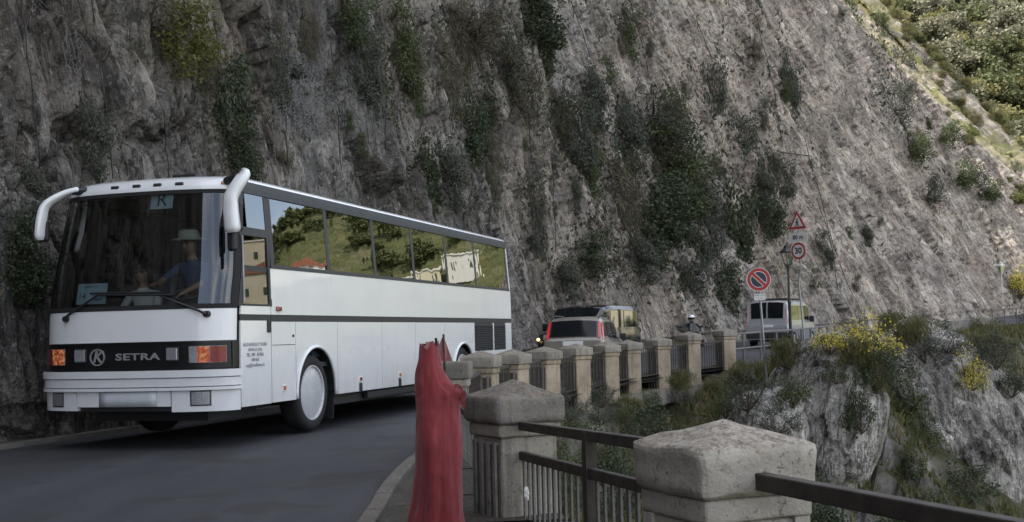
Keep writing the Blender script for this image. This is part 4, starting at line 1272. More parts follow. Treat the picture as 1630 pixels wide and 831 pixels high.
railing(PIL['A'], PIL['N'], .735, .72, 'heavy dark rail leaving the nearest pillar towards the right edge', (0, -.19), .06, .0, .125, True, .036, .19)
railing(PIL['C'], PIL['B'], .72, .68, 'iron railing between the red netting and the flat topped pillar', (0, -.16), .05, .05, .13, False, .03, .24)
ks = 'CDEFGHIJKL'
nm = {'D': 'left of the first peaked pillar', 'E': 'between the first and second peaked pillars', 'F': 'left of the pillar at the hatchback left lamp', 'G': 'left of the pillar at the hatchback rear window', 'H': 'left of the pillar under the hatchback right lamp',
      'I': 'left of the pillar under the hatchback side windows', 'J': 'left of the pillar between hatchback and motorcycle', 'K': 'left of the pillar under the motorcycle rider', 'L': 'left of the last pillar by the no parking sign'}
for i in range(len(ks) - 1):
    railing(PIL[ks[i]], PIL[ks[i + 1]], .70 + .02 * i, .72 + .02 * i, 'low iron railing with upright bars ' + nm[ks[i + 1]], (0,), .045, -.02, .13, False, .022, .24, mats=('iron', 'iron'))
# open two bar railing beyond the last pillar and along the far road edge
def road_rail(p0, p1, label, n, h=.95, z0=None):
    z0 = [float(zroad(p0[1])), float(zroad(p1[1]))] if z0 is None else z0
    a, b = Vector((p0[0], p0[1], z0[0])), Vector((p1[0], p1[1], z0[1]))
    r = thing('guard_rail', label, 'railing', a, 0, 'open guard rails along the far road edge')
    d = b - a
    for k in (h, h * .55):
        MB().tube([Vector((0, 0, k)), d + Vector((0, 0, k))], .03, 6).build('rail', M['iron_grey'], r)
    for i in range(n + 1):
        MB().tube([d * (i / n) + Vector((0, 0, -.3)), d * (i / n) + Vector((0, 0, h + .03))], .035, 6).build('post', M['iron_grey'], r)
road_rail(PIL['L'], (8.8, 38.6), 'open rail running on from the last pillar behind the no parking sign', 4)
road_rail((8.8, 38.6), (12, 45.5), 'open rail between the silver van and the signs', 5)
road_rail((27, 68.6), (35, 78.1), 'far open rail left of the pale block on the far road', 6)
road_rail((36, 79.2), (43.5, 90.5), 'far open rail around the white lamp post', 7)
e = at(1518, 518, 76)
pb = thing('stone_block', 'pale stone block standing in the far railing', 'stone', (35.5, 78.6, 1.3))
link('block', block_mesh('block', 1.05, .5, 1.2, .04, M['concrete'], 2, .04, .3, 5), pb); link('coping', block_mesh('coping', 1.15, .6, .1, .02, M['concrete'], 1, .02, .3, 6), pb, (0, 0, 1.2))
# low far road wall seen over the bushes
def wall_line(pts, zt, zb, th, name, label, mat, amp, kind=None, n=60):
    P = smooth_line(pts, n, 1)[np.linspace(0, 599, n).astype(int)]
    t = np.gradient(P, axis=0); t /= np.linalg.norm(t, axis=1)[:, None]; nn = np.stack([t[:, 1], -t[:, 0]], 1)
    zr = zroad(P[:, 1]); m_ = 12
    rows = []
    prof = [(-.5, zb)] + [(-.5, 0.0)] if False else []
    for k in range(m_ + 1):
        q = k / m_; rows.append((.5, zb + (zt - zb) * q))
    rows.append((-.5, zt)); rows.append((-.5, zb))
    G = np.zeros((n, len(rows), 3))
    for j, (o_, z) in enumerate(rows):
        G[:, j, 0] = P[:, 0] + nn[:, 0] * o_ * th; G[:, j, 1] = P[:, 1] + nn[:, 1] * o_ * th; G[:, j, 2] = zr + z
    G[:, :m_ + 1] += (fbm(G[:, :m_ + 1] / .7, 4) * amp)[..., None] * np.concatenate([nn, 0 * nn[:, :1]], 1)[:, None, :]
    mb = MB().grid(G); mb.add(G[0], [tuple(range(len(rows)))]); mb.add(G[-1], [tuple(range(len(rows)))])
    return tag(mb.build(name, mat, smooth=35), label, kind=kind, cat=None if kind else 'wall')
wl = [(1.98, 1.2), PIL['A'], PIL['B'], PIL['C'], PIL['D'], PIL['E'], PIL['F'], PIL['G'], PIL['H'], PIL['I'], PIL['J'], PIL['K'], PIL['L'], (6.3, 34.6)]
wall_line(wl, -.30, -1.75, .16, 'retaining_wall', 'stained concrete retaining wall under the row of pillars', M['wall_dark'], .10, None, 140)
wall_line([(15.3, 52.6), (20, 60.2), (27, 68.7)], .55, -1.0, .35, 'roadside_wall', 'low stone wall along the far road above the yellow bush', M['wall'], .12, None, 50)
ledge = [(p[0] + .1, p[1] - .05) for p in (PIL['H'], PIL['I'], PIL['J'], PIL['K'], PIL['L'])]
wall_line(ledge, -.28, -.62, .62, 'concrete_ledge', 'overhanging concrete ledge under the last pillars', M['wall'], .08, None, 60)

# ================================================================= RED NETTING
def red_net():
    t = NT('red_netting'); p = t.coord('Object')
    n = t.noise(p, 5, 5, .65); st = t.noise(t.coord('Object', (22, 22, 1.2)), 1.0, 4, .6)
    c = t.ramp(n, [(.3, (.18, .020, .027)), (.7, (.31, .034, .043))])
    c = t.mix(t.mapr(st, .5, .75, 0, .5), c, (.42, .07, .08))
    t.set(color=c, rough=.75, sheen=.3, normal=t.bump(st, .6, .01))
    tr = t.node('ShaderNodeBsdfTransparent'); tl = t.node('ShaderNodeBsdfTranslucent', {'Color': c})
    m1 = t.node('ShaderNodeMixShader', {0: .25}); t.l.new(t.b.outputs[0], m1.inputs[1]); t.l.new(tl.outputs[0], m1.inputs[2])
    w1 = t.node('ShaderNodeTexWave', {'Vector': p, 'Scale': 60.0, 'Distortion': 2.5, 'Detail': 2}, bands_direction='Z').outputs['Fac']
    w2 = t.node('ShaderNodeTexWave', {'Vector': p, 'Scale': 60.0, 'Distortion': 2.5, 'Detail': 2}, bands_direction='DIAGONAL').outputs['Fac']
    hole = t.math('MULTIPLY', t.mapr(w1, .62, .8), t.mapr(w2, .55, .75), True)
    m2 = t.node('ShaderNodeMixShader'); t.l.new(t.math('MULTIPLY', hole, .75), m2.inputs[0]); t.l.new(m1.outputs[0], m2.inputs[1]); t.l.new(tr.outputs[0], m2.inputs[2])
    t.l.new(m2.outputs[0], t.o.inputs['Surface'])
    return t.m
M['net'] = red_net()
ND = 7.5
nb = at(695, 700, ND); 
net = thing('red_netting', 'red plastic safety netting draped over rods beside the pillar', 'netting', (nb.x, ND, 0.0), 0)
prof = [(550, 668, 698), (556, 667, 699), (570, 666, 701), (590, 662, 706), (603, 661, 713), (613, 661, 724), (621, 661, 736), (627, 662, 739), (636, 662, 733), (650, 663, 731), (665, 662, 732), (700, 661, 735), (740, 660, 736), (780, 657, 737), (800, 655, 738), (815, 651, 739), (836, 646, 741)]
rows = []; NSEG = 96
for i in range(90):
    q = i / 89; y = 550 + (836 - 550) * q
    l = np.interp(y, [p[0] for p in prof], [p[1] for p in prof]); r_ = np.interp(y, [p[0] for p in prof], [p[2] for p in prof])
    L_, R_ = at(l, y, ND), at(r_, y, ND)
    cx = (L_.x + R_.x) / 2 - nb.x; hx = (R_.x - L_.x) / 2; z = (L_.z + R_.z) / 2
    row = []
    for k in range(NSEG):
        a = 2 * PI * k / NSEG
        fold = 1 + .16 * float(pn(np.array([[math.cos(a) * 2.1, math.sin(a) * 2.1, q * 1.1]]))[0]) + .13 * (.3 + .7 * q) * float(pn(np.array([[math.cos(a) * 5.0, math.sin(a) * 5.0, q * 1.6 + 7]]))[0]) + .05 * math.sin(a * 3 - 9 * q)
        d_ = min(1, .35 + 1.2 * q)
        row.append((cx + hx * math.cos(a) * (1 + (fold - 1) * .5), .16 * d_ * math.sin(a) * fold, z + .012 * math.sin(a * 5 + q * 20) + (.02 * math.sin(a * 4) if i in (0, 89) else 0)))
    rows.append(row)
G = np.array(rows); G += .016 * np.stack([fbm(G / np.array([.06, .06, .14]) + s_, 4, .6) for s_ in (0, 9, 21)], -1)
for i_ in range(6): G[i_, :, 2] += (6 - i_) / 6 * .06 * fbm(np.stack([np.cos(np.arange(NSEG) * 2 * PI / NSEG) * 2.5, np.sin(np.arange(NSEG) * 2 * PI / NSEG) * 2.5, np.zeros(NSEG) + 3], -1), 3)
mb = MB().grid(G, True); mb.add(rows[0], [tuple(range(NSEG))])
mb.build('drape', M['net'], net, smooth=True)
# loose flap caught on the pillar and a torn pennant on a rod behind
fl = []
for i in range(14):
    q = i / 13; a, b = at(lerp(716, 742, q), lerp(607, 620, q) + 3 * math.sin(q * 9), ND - .05), at(lerp(716, 740, q), lerp(640, 652, q) + 4 * math.sin(q * 7), ND - .04)
    fl.append([(lerp(a.x, b.x, s_) - nb.x, lerp(a.y, b.y, s_) - ND + .015 * math.sin(q * 11 + s_ * 6), lerp(a.z, b.z, s_)) for s_ in np.linspace(0, 1, 8)])
MB().grid(np.array(fl)).build('loose_flap', M['net'], net, smooth=True)
A0, A1, A2 = at(705, 534, 8.9), at(687, 576, 8.9), at(721, 575, 8.9)
fl = []
for i in range(14):
    q = i / 13; a = A0.lerp(A1, q); b = A0.lerp(A2, q)
    fl.append([tuple(a.lerp(b, s_) - Vector((nb.x, ND, 0)) + Vector((0, .03 * math.sin(s_ * 14 + q * 3), 0))) for s_ in np.linspace(0, 1, 14)])
MB().grid(np.array(fl)).build('torn_pennant', M['net'], net, smooth=True)
for px, py, dp, b_ in ((675.5, 547, ND, .1), (694, 538, ND + .03, .1), (706, 532, 8.9, .1)):
    p = at(px, py, dp); MB().tube([(p.x - nb.x + .01, dp - ND, .05), (p.x - nb.x, dp - ND, p.z)], .009, 6).build('rod', M['cable'], net)
# plastic scraps
def scrap(name, label, loc, sz, seed):
    bm = bmesh.new(); bmesh.ops.create_icosphere(bm, subdivisions=3, radius=1)
    for v in bm.verts:
        n = fbm(np.array([v.co[:]]) * 1.6 + seed, 3)[0]; v.co = Vector((v.co.x * sz[0], v.co.y * sz[1], v.co.z * sz[2])) * (1 + 1.6 * n)
    me = bpy.data.meshes.new(name); bm.to_mesh(me); bm.free(); me.materials.append(M['white'])
    return tag(link(name, me, None, loc), label, 'litter')
p = at(838, 786, 7.35); scrap('plastic_scrap', 'crumpled white plastic scrap stuck on the railing by the dark capped pillar', (p.x, p.y, p.z), (.016, .012, .035), 3)
p = at(1223, 642, 29.0); scrap('plastic_bag', 'white plastic bag lying in the weeds below the no parking sign', (p.x, p.y, p.z), (.17, .12, .10), 8)

# ================================================================= SIGNS
M['sign_red'] = simple('sign_red', (.36, .02, .025), .45, 0, .12, 12)
M['sign_blue'] = simple('sign_dark_blue', (.012, .022, .045), .45, 0, .12, 12)
M['sign_white'] = simple('sign_white', (.62, .62, .60), .45, 0, .08, 9)
M['sign_back'] = simple('sign_grey_metal', (.30, .31, .32), .5, .5, .1)
def disc(rad_, y, n=40, r0=0.0, th=.006):
    mb = MB()
    if r0: mb.lathe([(r0, y), (r0, y - th), (rad_, y - th), (rad_, y), (r0, y)], n, 'y')
    else:
        mb.lathe([(0.0001, y), (rad_, y), (rad_, y - th), (0.0001, y - th)], n, 'y')
    return mb
# no parking: local front faces -y
p = at(1204, 445, 30.5)
s = thing('no_parking_sign', 'round red and dark blue no parking sign on a leaning grey pole', 'road sign', (p.x + .12, 30.5, .15), rad(-6))
h = p.z - .15
MB().tube([(0.05, .02, -.3), (-.07, .02, h + .25)], .03, 8).build('pole', M['steel'], s)
d0 = disc(.30, .0, 40, 0, .012).build('sign_disc', M['sign_red'], s); d0.location = (-.065, -.03, h)
MB().box((0, .02, 0), (.4, .02, .04)).build('bracket', M['sign_back'], d0)
disc(.30, -.013, 40, .285, .004).build('white_rim', M['sign_white'], d0); disc(.205, -.013, 40, .19, .004).build('white_rim', M['sign_white'], d0)
disc(.19, -.013, 40, 0, .005).build('blue_field', M['sign_blue'], d0)
Rr = Matrix.Rotation(rad(45), 3, 'Y')
MB().box((0, -.021, 0), (.42, .004, .075), Rr).build('slash', M['sign_red'], d0)
for o_ in (.045, -.045): MB().box(Rr @ Vector((0, -.021, o_)), (.40, .004, .014), Rr).build('slash_edge', M['sign_white'], d0)
pl = MB().box((-.055, -.03, h - .44), (.28, .012, .16)).build('supplementary_plate', M['sign_white'], s)
put_text(text_mesh('AMBO I LATI', .045, M['ink'], .0005), pl, (-.055, -.038, h - .40), (1, 0, 0), (0, 0, 1))
put_text(text_mesh('0 - 24', .045, M['ink'], .0005), pl, (-.055, -.038, h - .475), (1, 0, 0), (0, 0, 1))
# warning post: triangle, plate, 30
D2 = 43.0
p = at(1275, 480, D2); z0 = float(zroad(D2)) - .1
s = thing('warning_sign_post', 'tall bent pole with pedestrian triangle, distance plate and speed limit 30 disc', 'road sign', (p.x, D2, z0), rad(-48))
zt, zp, zc = at(1270, 352, D2).z - z0, at(1270, 378, D2).z - z0, at(1274, 399.5, D2).z - z0
MB().tube(smooth_pts([(.10, .03, -.3), (-.02, .03, zc - 1.9), (-.08, .03, zc - 1.1), (.02, .03, zc - .55), (.0, .03, zc), (0, .03, zt + .2)], 24), .032, 8).build('pole', M['steel'], s)
def tri(r, y, th=.012):
    return MB().prism([(r * math.sin(a), r * math.cos(a)) for a in (0, 2 * PI / 3, 4 * PI / 3)], y - th, y, 'y')
d0 = tri(.46, 0).build('warning_triangle', M['sign_red'], s); d0.location = (0, -.03, zt - .06)
tri(.46, -.0125, .002).build('white_edge', M['sign_white'], d0).scale = (1, 1, 1)
tri(.435, -.015, .003).build('red_border', M['sign_red'], d0); tri(.29, -.0185, .003).build('white_field', M['sign_white'], d0)
mb = MB(); q = -.022
mb.lathe([(0, q), (.035, q), (.035, q - .004), (0, q - .004)], 14, 'y', (0, 0, .11))
mb.tube([(0, q, .07), (0, q, -.01)], .032, 6); mb.tube([(0, q, 0), (.05, q, -.1)], .018, 6); mb.tube([(0, q, 0), (-.05, q, -.1)], .018, 6); mb.tube([(0, q, .06), (.06, q, .0)], .014, 6); mb.tube([(0, q, .06), (-.06, q, .0)], .014, 6)
mb.build('walking_figure', M['ink'], d0)
for k in range(5): MB().box((-.12 + k * .06, q, -.115), (.03, .004, .035)).build('crossing_bar', M['ink'], d0)
pl = MB().box((0, -.03, zp), (.78, .012, .31)).build('distance_plate', M['sign_white'], s)
put_text(text_mesh('80 m', .22, M['ink'], .0005, bold=.006), pl, (0, -.038, zp), (1, 0, 0), (0, 0, 1))
d0 = disc(.31, 0, 40, 0, .012).build('speed_limit_disc', M['sign_red'], s); d0.location = (0, -.03, zc)
disc(.31, -.0125, 40, .298, .003).build('white_rim', M['sign_white'], d0)
disc(.225, -.013, 40, 0, .004).build('white_field', M['sign_white'], d0)
put_text(text_mesh('30', .30, M['ink'], .0005, bold=.012), d0, (0, -.0185, 0), (1, 0, 0), (0, 0, 1))

# ================================================================= STREET LAMPS
M['lamp_black'] = simple('lamp_dark_iron', (.045, .05, .048), .6, .3, .2, 8)
M['lamp_white'] = simple('lamp_pale_paint', (.50, .50, .48), .6, 0, .12, 8)
M['lamp_glass'] = glass_mat('lantern_glass', (.6, .65, .62), 1.5)
def lamp(label, loc, ztop, m, grp):
    r = thing('street_lamp', label, 'street lamp', loc, rad(20), grp); h = ztop - loc[2]; zl = h - .95
    MB().lathe([(.17, 0), (.17, .12), (.12, .18), (.12, .55), (.15, .6), (.085, .7), (.065, .9), (.06, zl * .55), (.075, zl * .56), (.075, zl * .58), (.05, zl * .6), (.042, zl - .12), (.08, zl - .1), (.08, zl - .05), (.04, zl)], 14).build('post', M[m], r, smooth=40)
    ln = MB()
    for q in range(4):
        a = PI / 4 + q * PI / 2
        ln.tube([(.12 * math.cos(a), .12 * math.sin(a), zl), (.26 * math.cos(a), .26 * math.sin(a), zl + .50)], .014, 4)
    ln.box((0, 0, zl), (.2, .2, .03)); ln.box((0, 0, zl + .505), (.42, .42, .03))
    ln = ln.build('lantern_frame', M[m], r)
    for q in range(4):
        a = PI / 4 + q * PI / 2; b = a + PI / 2; c_, s_ = math.cos, math.sin
        MB().add([(.115 * c_(a), .115 * s_(a), zl + .01), (.115 * c_(b), .115 * s_(b), zl + .01), (.25 * c_(b), .25 * s_(b), zl + .49), (.25 * c_(a), .25 * s_(a), zl + .49)], [(0, 1, 2, 3)]).build('pane', M['lamp_glass'], ln)
    MB().lathe([(.33, zl + .52), (.30, zl + .56), (.16, zl + .68), (.15, zl + .74), (.09, zl + .80), (.03, zl + .84), (.035, zl + .88), (0.001, zl + .95)], 4, 'z', (0, 0, 0), PI / 4, PI / 4 + 2 * PI).build('lantern_roof', M[m], r)
    MB().lathe([(0, .02), (.04, .05), (.05, .14), (.03, .24), (0, .26)], 10, 'z', (0, 0, zl)).build('bulb', M['lamp_white'], r, smooth=True)
p = at(1259, 545, 48); lamp('dark iron street lamp behind the triangular warning sign', (p.x, 48, float(zroad(48)) - .05), at(1254, 384, 48).z, 'lamp_black', 'street lamps along the road')
p = at(1597, 500, 86); lamp('pale street lamp standing far right by the road rail', (p.x, 86, float(zroad(86)) - .1), at(1588, 414, 86).z, 'lamp_white', 'street lamps along the road')

# ================================================================= CARS
M['car_glass'] = simple('dark_car_glass', (.008, .010, .012), .05, 0, .1, 3, spec=.28)
M['car_pane'] = simple('reflecting_car_glass', (.008, .010, .012), .03, 0, .1, 3, spec=1.0, coat=1.0)
M['car_inside'] = simple('car_inside', (.02, .02, .022), .9, 0, .2)
M['champagne'] = simple('champagne_car_paint', (.24, .222, .185), .35, .3, .05, 3, coat=1.0)
M['car_black'] = simple('black_car_paint', (.012, .012, .014), .25, .2, .05, 3, coat=1.0)
M['car_silver'] = simple('silver_car_paint', (.46, .47, .49), .35, .5, .04, 3, coat=1.0)
M['tail_red'] = simple('tail_lamp_red', (.50, .03, .04), .2, 0, .25, 25, coat=1)
M['lamp_on'] = emissive('lit_headlamp', (.6, .5, .3), (1.0, .78, .38), .9)
M['brake_on'] = emissive('lit_brake_lamp', (.5, .03, .04), (1.0, .10, .10), .08)
class Car:
    """local: y forward, rear bumper at y = 0; stations: y, sill z, belt z, roof z, half width at belt, half width at roof"""
    def __init__(s, st, root, paint):
        s.st = np.array(st, float); s.r = root; s.p = paint
    def at(s, y):
        return [float(np.interp(y, s.st[:, 0], s.st[:, k])) for k in range(1, 6)]
    def ring(s, y):
        zs, zb, zt, wb, wt = s.at(y)
        g = max(zt - zb, .02)
        R = [(wb * .80, zs - .02), (wb * .93, zs), (wb * 1.0, zs + (zb - zs) * .45), (wb * 1.0, zs + (zb - zs) * .7), (wb * .97, zb), (lerp(wb * .97, wt, .9), zb + g * .82), (wt * .90, zb + g * .95), (wt * .55, zt), (0, zt + .008)]
        return R + [(-a, b) for a, b in R[-2::-1]]
    def side_pt(s, y, v, sg, off=.012):
        zs, zb, zt, wb, wt = s.at(y); g = max(zt - zb, .02)
        z = zb + g * .82 * v; x = lerp(wb * .97, lerp(wb * .97, wt, .9), v)
        return (sg * (x + off), y, z)
    def low_pt(s, y, z, sg, off=.012):
        zs, zb, zt, wb, wt = s.at(y); q = (z - zs) / max(zb - zs, .05)
        return (sg * (wb * float(np.interp(q, [0, .45, .7, 1], [.93, 1, 1, .97])) + off), y, z)
    def top_pt(s, y, f, off=.012, dy=0.0):
        zs, zb, zt, wb, wt = s.at(y); g = max(zt - zb, .02)
        a = abs(f); x = np.interp(a, [0, .55, .9, 1], [0, wt * .55, wt * .90, lerp(wb * .97, wt, .9)]); z = np.interp(a, [0, .55, .9, 1], [zt + .008, zt, zb + g * .95, zb + g * .82])
        return (math.copysign(x, f), y + dy, float(z) + off)
    def body(s, wheels, R=.29, tw=.17, hub='hub'):
        ys = sorted(set(list(s.st[:, 0]) + [lerp(s.st[0, 0], s.st[-1, 0], k / 40) for k in range(41)]))
        mb = MB(); G = np.array([[(x, y, z) for x, z in s.ring(y)] for y in ys]); nr = G.shape[1]
        # wheel arches: lift the sill
        for i, y in enumerate(ys):
            for c in wheels:
                q = abs(y - c) / (R + .07)
                if q < 1:
                    za = R + (R + .06) * math.sqrt(1 - q * q)
                    for j in list(range(0, 3)) + list(range(nr - 3, nr)): G[i, j, 2] = max(G[i, j, 2], za * (1 if j not in (2, nr - 3) else .9))
        fs_skip = s.glass_rows if hasattr(s, 'glass_rows') else []
        mb.grid(G); mb.add(G[0], [tuple(range(nr))]); mb.add(G[-1], [tuple(range(nr))])
        b = mb.build('body', s.p, s.r, smooth=32)
        MB().box((0, (s.st[0, 0] + s.st[-1, 0]) / 2, .32), (s.st[:, 4].max() * 1.7, s.st[-1, 0] - .5, .18)).build('underbody', M['trim'], s.r)
        for c in wheels:
            for sg in (-1, 1):
                w_ = thing('wheel', None, None); w_.parent = s.r; w_.location = (sg * (s.st[:, 4].max() - tw / 2 - .01), c, R)
                MB().lathe([(R * .62, -tw / 2 * sg), (R * .93, -tw / 2 * sg), (R, -tw / 3 * sg), (R, tw / 3 * sg), (R * .93, tw / 2 * sg), (R * .64, tw / 2.2 * sg)], 24, 'x').build('tyre', M['rubber'], w_, smooth=40)
                MB().lathe([(0, tw / 2.4 * sg), (R * .2, tw / 2.2 * sg), (R * .62, tw / 2.6 * sg), (R * .64, 0)], 24, 'x').build('rim', M[hub], w_, smooth=40)
        return b
    def side_patch(s, name, mat, y0, y1, v0, v1, sg, parent=None, off=.012, slant0=0.0, slant1=0.0, n=6):
        P = [[s.side_pt(lerp(y0 + slant0 * (v - v0), y1 + slant1 * (v - v0), q), v, sg, off) for q in np.linspace(0, 1, n)] for v in np.linspace(v0, v1, 5)]
        return MB().grid(np.array(P)).build(name, mat, parent or s.r, smooth=True)
    def top_patch(s, name, mat, y0, y1, f0, f1, parent=None, off=.012, dy=0.0, n=7):
        P = [[s.top_pt(y, f, off, dy) for f in np.linspace(f0, f1, n)] for y in np.linspace(y0, y1, n)]
        return MB().grid(np.array(P)).build(name, mat, parent or s.r, smooth=True)

# --- hatchback driving away behind the pillars
p = at(912, 560, 30.6)
HB = thing('hatchback_car', 'champagne hatchback with tall red tail lamps driving away behind the pillars', 'car', (p.x, 30.6, float(zroad(31)) + .02), -rad(15))
st = [(0, .36, .70, .74, .70, .66), (.03, .30, .90, .93, .755, .70), (.10, .28, .95, .985, .775, .70), (.34, .26, .97, 1.46, .785, .67), (.55, .25, .97, 1.525, .79, .67), (1.4, .24, .95, 1.545, .79, .67), (2.05, .24, .93, 1.49, .79, .66), (2.72, .25, .92, .98, .785, .68), (3.25, .27, .82, .87, .76, .62), (3.5, .32, .62, .68, .70, .55), (3.54, .36, .52, .58, .64, .5)]
c = Car(st, HB, M['champagne']); c.body((.62, 2.92), .28)
rw_ = c.top_patch('rear_window', M['car_black'], .115, .325, -.90, .90, None, .010, -.012)
c.top_patch('rear_glass', M['car_glass'], .125, .315, -.84, .84, rw_, .014, -.016)
for sg in (-1, 1):
    P = [[c.side_pt(lerp(.06, .30, v) + .20 * q - .02, v * .98, sg, .016) for q in np.linspace(0, 1, 4)] for v in np.linspace(-.05, 1, 8)]
    l_ = MB().grid(np.array(P)).build('tail_lamp', M['tail_red'] if sg > 0 else M['brake_on'], HB, smooth=True)
    c.top_patch('lamp_face', M['tail_red'] if sg > 0 else M['brake_on'], .10, .33, .905 * sg, .998 * sg, l_, .014, -.016)
    c.side_patch('quarter_window', M['car_glass'], .42, .74, .12, .88, sg, slant1=.02)
    c.side_patch('rear_door_window', M['car_glass'], .80, 1.40, .06, .92, sg)
    c.side_patch('front_door_window', M['car_glass'], 1.47, 2.42, .06, .92, sg, slant1=-.38)
    MB().tube([c.top_pt(.45, .9 * sg, .02), c.top_pt(.6, .9 * sg, .07), c.top_pt(1.7, .9 * sg, .07), c.top_pt(1.9, .9 * sg, .02)], .018, 6).build('roof_rail', M['trim'], HB)
    MB().bbox((sg * .90, 2.2, 1.02), (.18, .10, .14), .03).build('door_mirror', M['trim'], HB)
c.top_patch('windscreen', M['car_glass'], 2.12, 2.66, -.84, .84)
mb = MB().bbox((0, .0, .50), (1.5, .12, .26), .05); mb.build('rear_bumper', M['champagne'], HB, smooth=40)
MB().box((0, .02, .86), (.52, .02, .12)).build('number_plate', M['white'], HB)
MB().tube([(0, .02, 1.02), (.16, -.01, 1.12)], .012, 5).build('rear_wiper', M['black'], HB)
# --- black people carrier coming the other way
p = at(893, 560, 39.6)
BV = thing('black_van', 'black people carrier facing the camera behind the hatchback', 'van', (p.x, 39.6, float(zroad(41)) + .02), rad(180 - 27))
st = [(-4.85, .36, .95, 1.0, .86, .75), (-4.8, .30, 1.05, 1.1, .93, .78), (-4.6, .28, 1.10, 1.80, .955, .92), (-4.2, .28, 1.10, 1.88, .96, .93), (-2.2, .28, 1.08, 1.90, .96, .93), (-1.55, .28, 1.06, 1.83, .96, .92), (-.72, .28, 1.04, 1.12, .955, .80), (-.25, .30, .92, .98, .92, .74), (-.04, .34, .70, .76, .86, .66), (0, .38, .58, .62, .80, .6)]
c = Car(st, BV, M['car_black']); c.body((-.85, -3.95), .33, .2)
c.top_patch('windscreen', M['car_glass'], -1.50, -.80, -.88, .88)
for sg in (-1, 1):
    c.side_patch('front_door_window', M['car_glass'], -1.15, -1.92, .06, .90, sg, slant0=-.42)
    c.side_patch('sliding_door_window', M['car_pane'], -2.02, -3.15, .06, .92, sg)
    c.side_patch('rear_side_window', M['car_pane'], -3.24, -4.52, .06, .92, sg)
    hl = c.top_patch('headlight', M['lens'], -.20, -.04, .45 * sg, .96 * sg, None, .014, .012)
    MB().bbox((sg * 1.08, -1.18, 1.18), (.24, .12, .26), .04).build('door_mirror', M['black'], BV)
    MB().tube([c.top_pt(-4.3, .95 * sg, .03), c.top_pt(-1.8, .95 * sg, .03)], .02, 6).build('roof_rail', M['steel'], BV)
MB().lathe([(0, 0), (.055, 0), (.05, .05), (0, .06)], 16, 'y', (.80, .0, .78)).build('lit_headlight', M['lamp_on'], BV)
MB().lathe([(0, 0), (.06, 0), (.05, .05), (0, .06)], 16, 'y', (-.80, .0, .78)).build('lit_headlight', M['lens'], BV)
MB().bbox((0, .0, .78), (1.0, .06, .16), .02).build('grille', M['grille'], BV)
MB().box((0, .04, .5), (.52, .02, .11)).build('number_plate', M['white'], BV)
# --- silver van further on
p = at(1222, 545, 50)
SV = thing('silver_van', 'silver van with dark rear windows driving away behind the no parking sign', 'van', (p.x, 50, float(zroad(51)) + .02), -rad(27))
st = [(0, .34, .85, .9, .86, .74), (.03, .30, .98, 1.05, .91, .80), (.08, .28, 1.02, 1.50, .92, .82), (.16, .28, 1.05, 1.86, .925, .84), (.4, .28, 1.05, 1.92, .93, .85), (3.2, .28, 1.05, 1.93, .93, .85), (3.55, .28, 1.03, 1.84, .93, .84), (4.3, .28, 1.0, 1.08, .92, .8), (4.75, .3, .85, .9, .88, .72), (4.85, .36, .6, .66, .8, .6)]
c = Car(st, SV, M['car_silver']); c.body((.85, 3.95), .32, .2)
for a, b in ((-.82, -.04), (.04, .82)):
    c.top_patch('rear_window', M['car_glass'], .045, .155, a, b, None, .006, -.02)
MB().box((0, .25, 1.45), (1.5, .02, .7)).build('dark_interior', M['car_inside'], SV)
for sg in (-1, 1):
    P = [[(sg * (c.at(lerp(.03, .13, v))[3] * .97 + .02 - .06 * (1 - q) - .07 * v), lerp(.0, .10, v) - .02 + .16 * q, lerp(.92, 1.62, v)) for q in np.linspace(0, 1, 3)] for v in np.linspace(0, 1, 6)]
    MB().slab(np.array(P), np.array(P) * 0 + np.array([sg * .7, -.7, 0]), .03).build('tail_lamp', M['tail_red'], SV)
    c.side_patch('side_window', M['car_pane'], .45, 1.5, .10, .92, sg); c.side_patch('side_window', M['car_pane'], 1.6, 2.6, .10, .92, sg); c.side_patch('front_door_window', M['car_glass'], 2.7, 3.75, .10, .92, sg, slant1=-.3)
    MB().tube([(sg * .70, .5, 2.0), (sg * .70, 3.0, 2.0)], .03, 6).build('roof_bar', M['trim'], SV)
    MB().bbox((sg * 1.02, 3.5, 1.15), (.2, .12, .26), .03).build('door_mirror', M['black'], SV)
for y in (.6, 1.7, 2.8): MB().box((0, y, 1.995), (1.45, .07, .05)).build('roof_crossbar', M['trim'], SV)
MB().bbox((0, -.03, .5), (1.75, .14, .24), .04).build('rear_bumper', M['trim'], SV)
MB().box((0, -.012, .88), (.52, .02, .11)).build('number_plate', M['white'], SV)
c.top_patch('windscreen', M['car_glass'], 3.62, 4.22, -.85, .85)

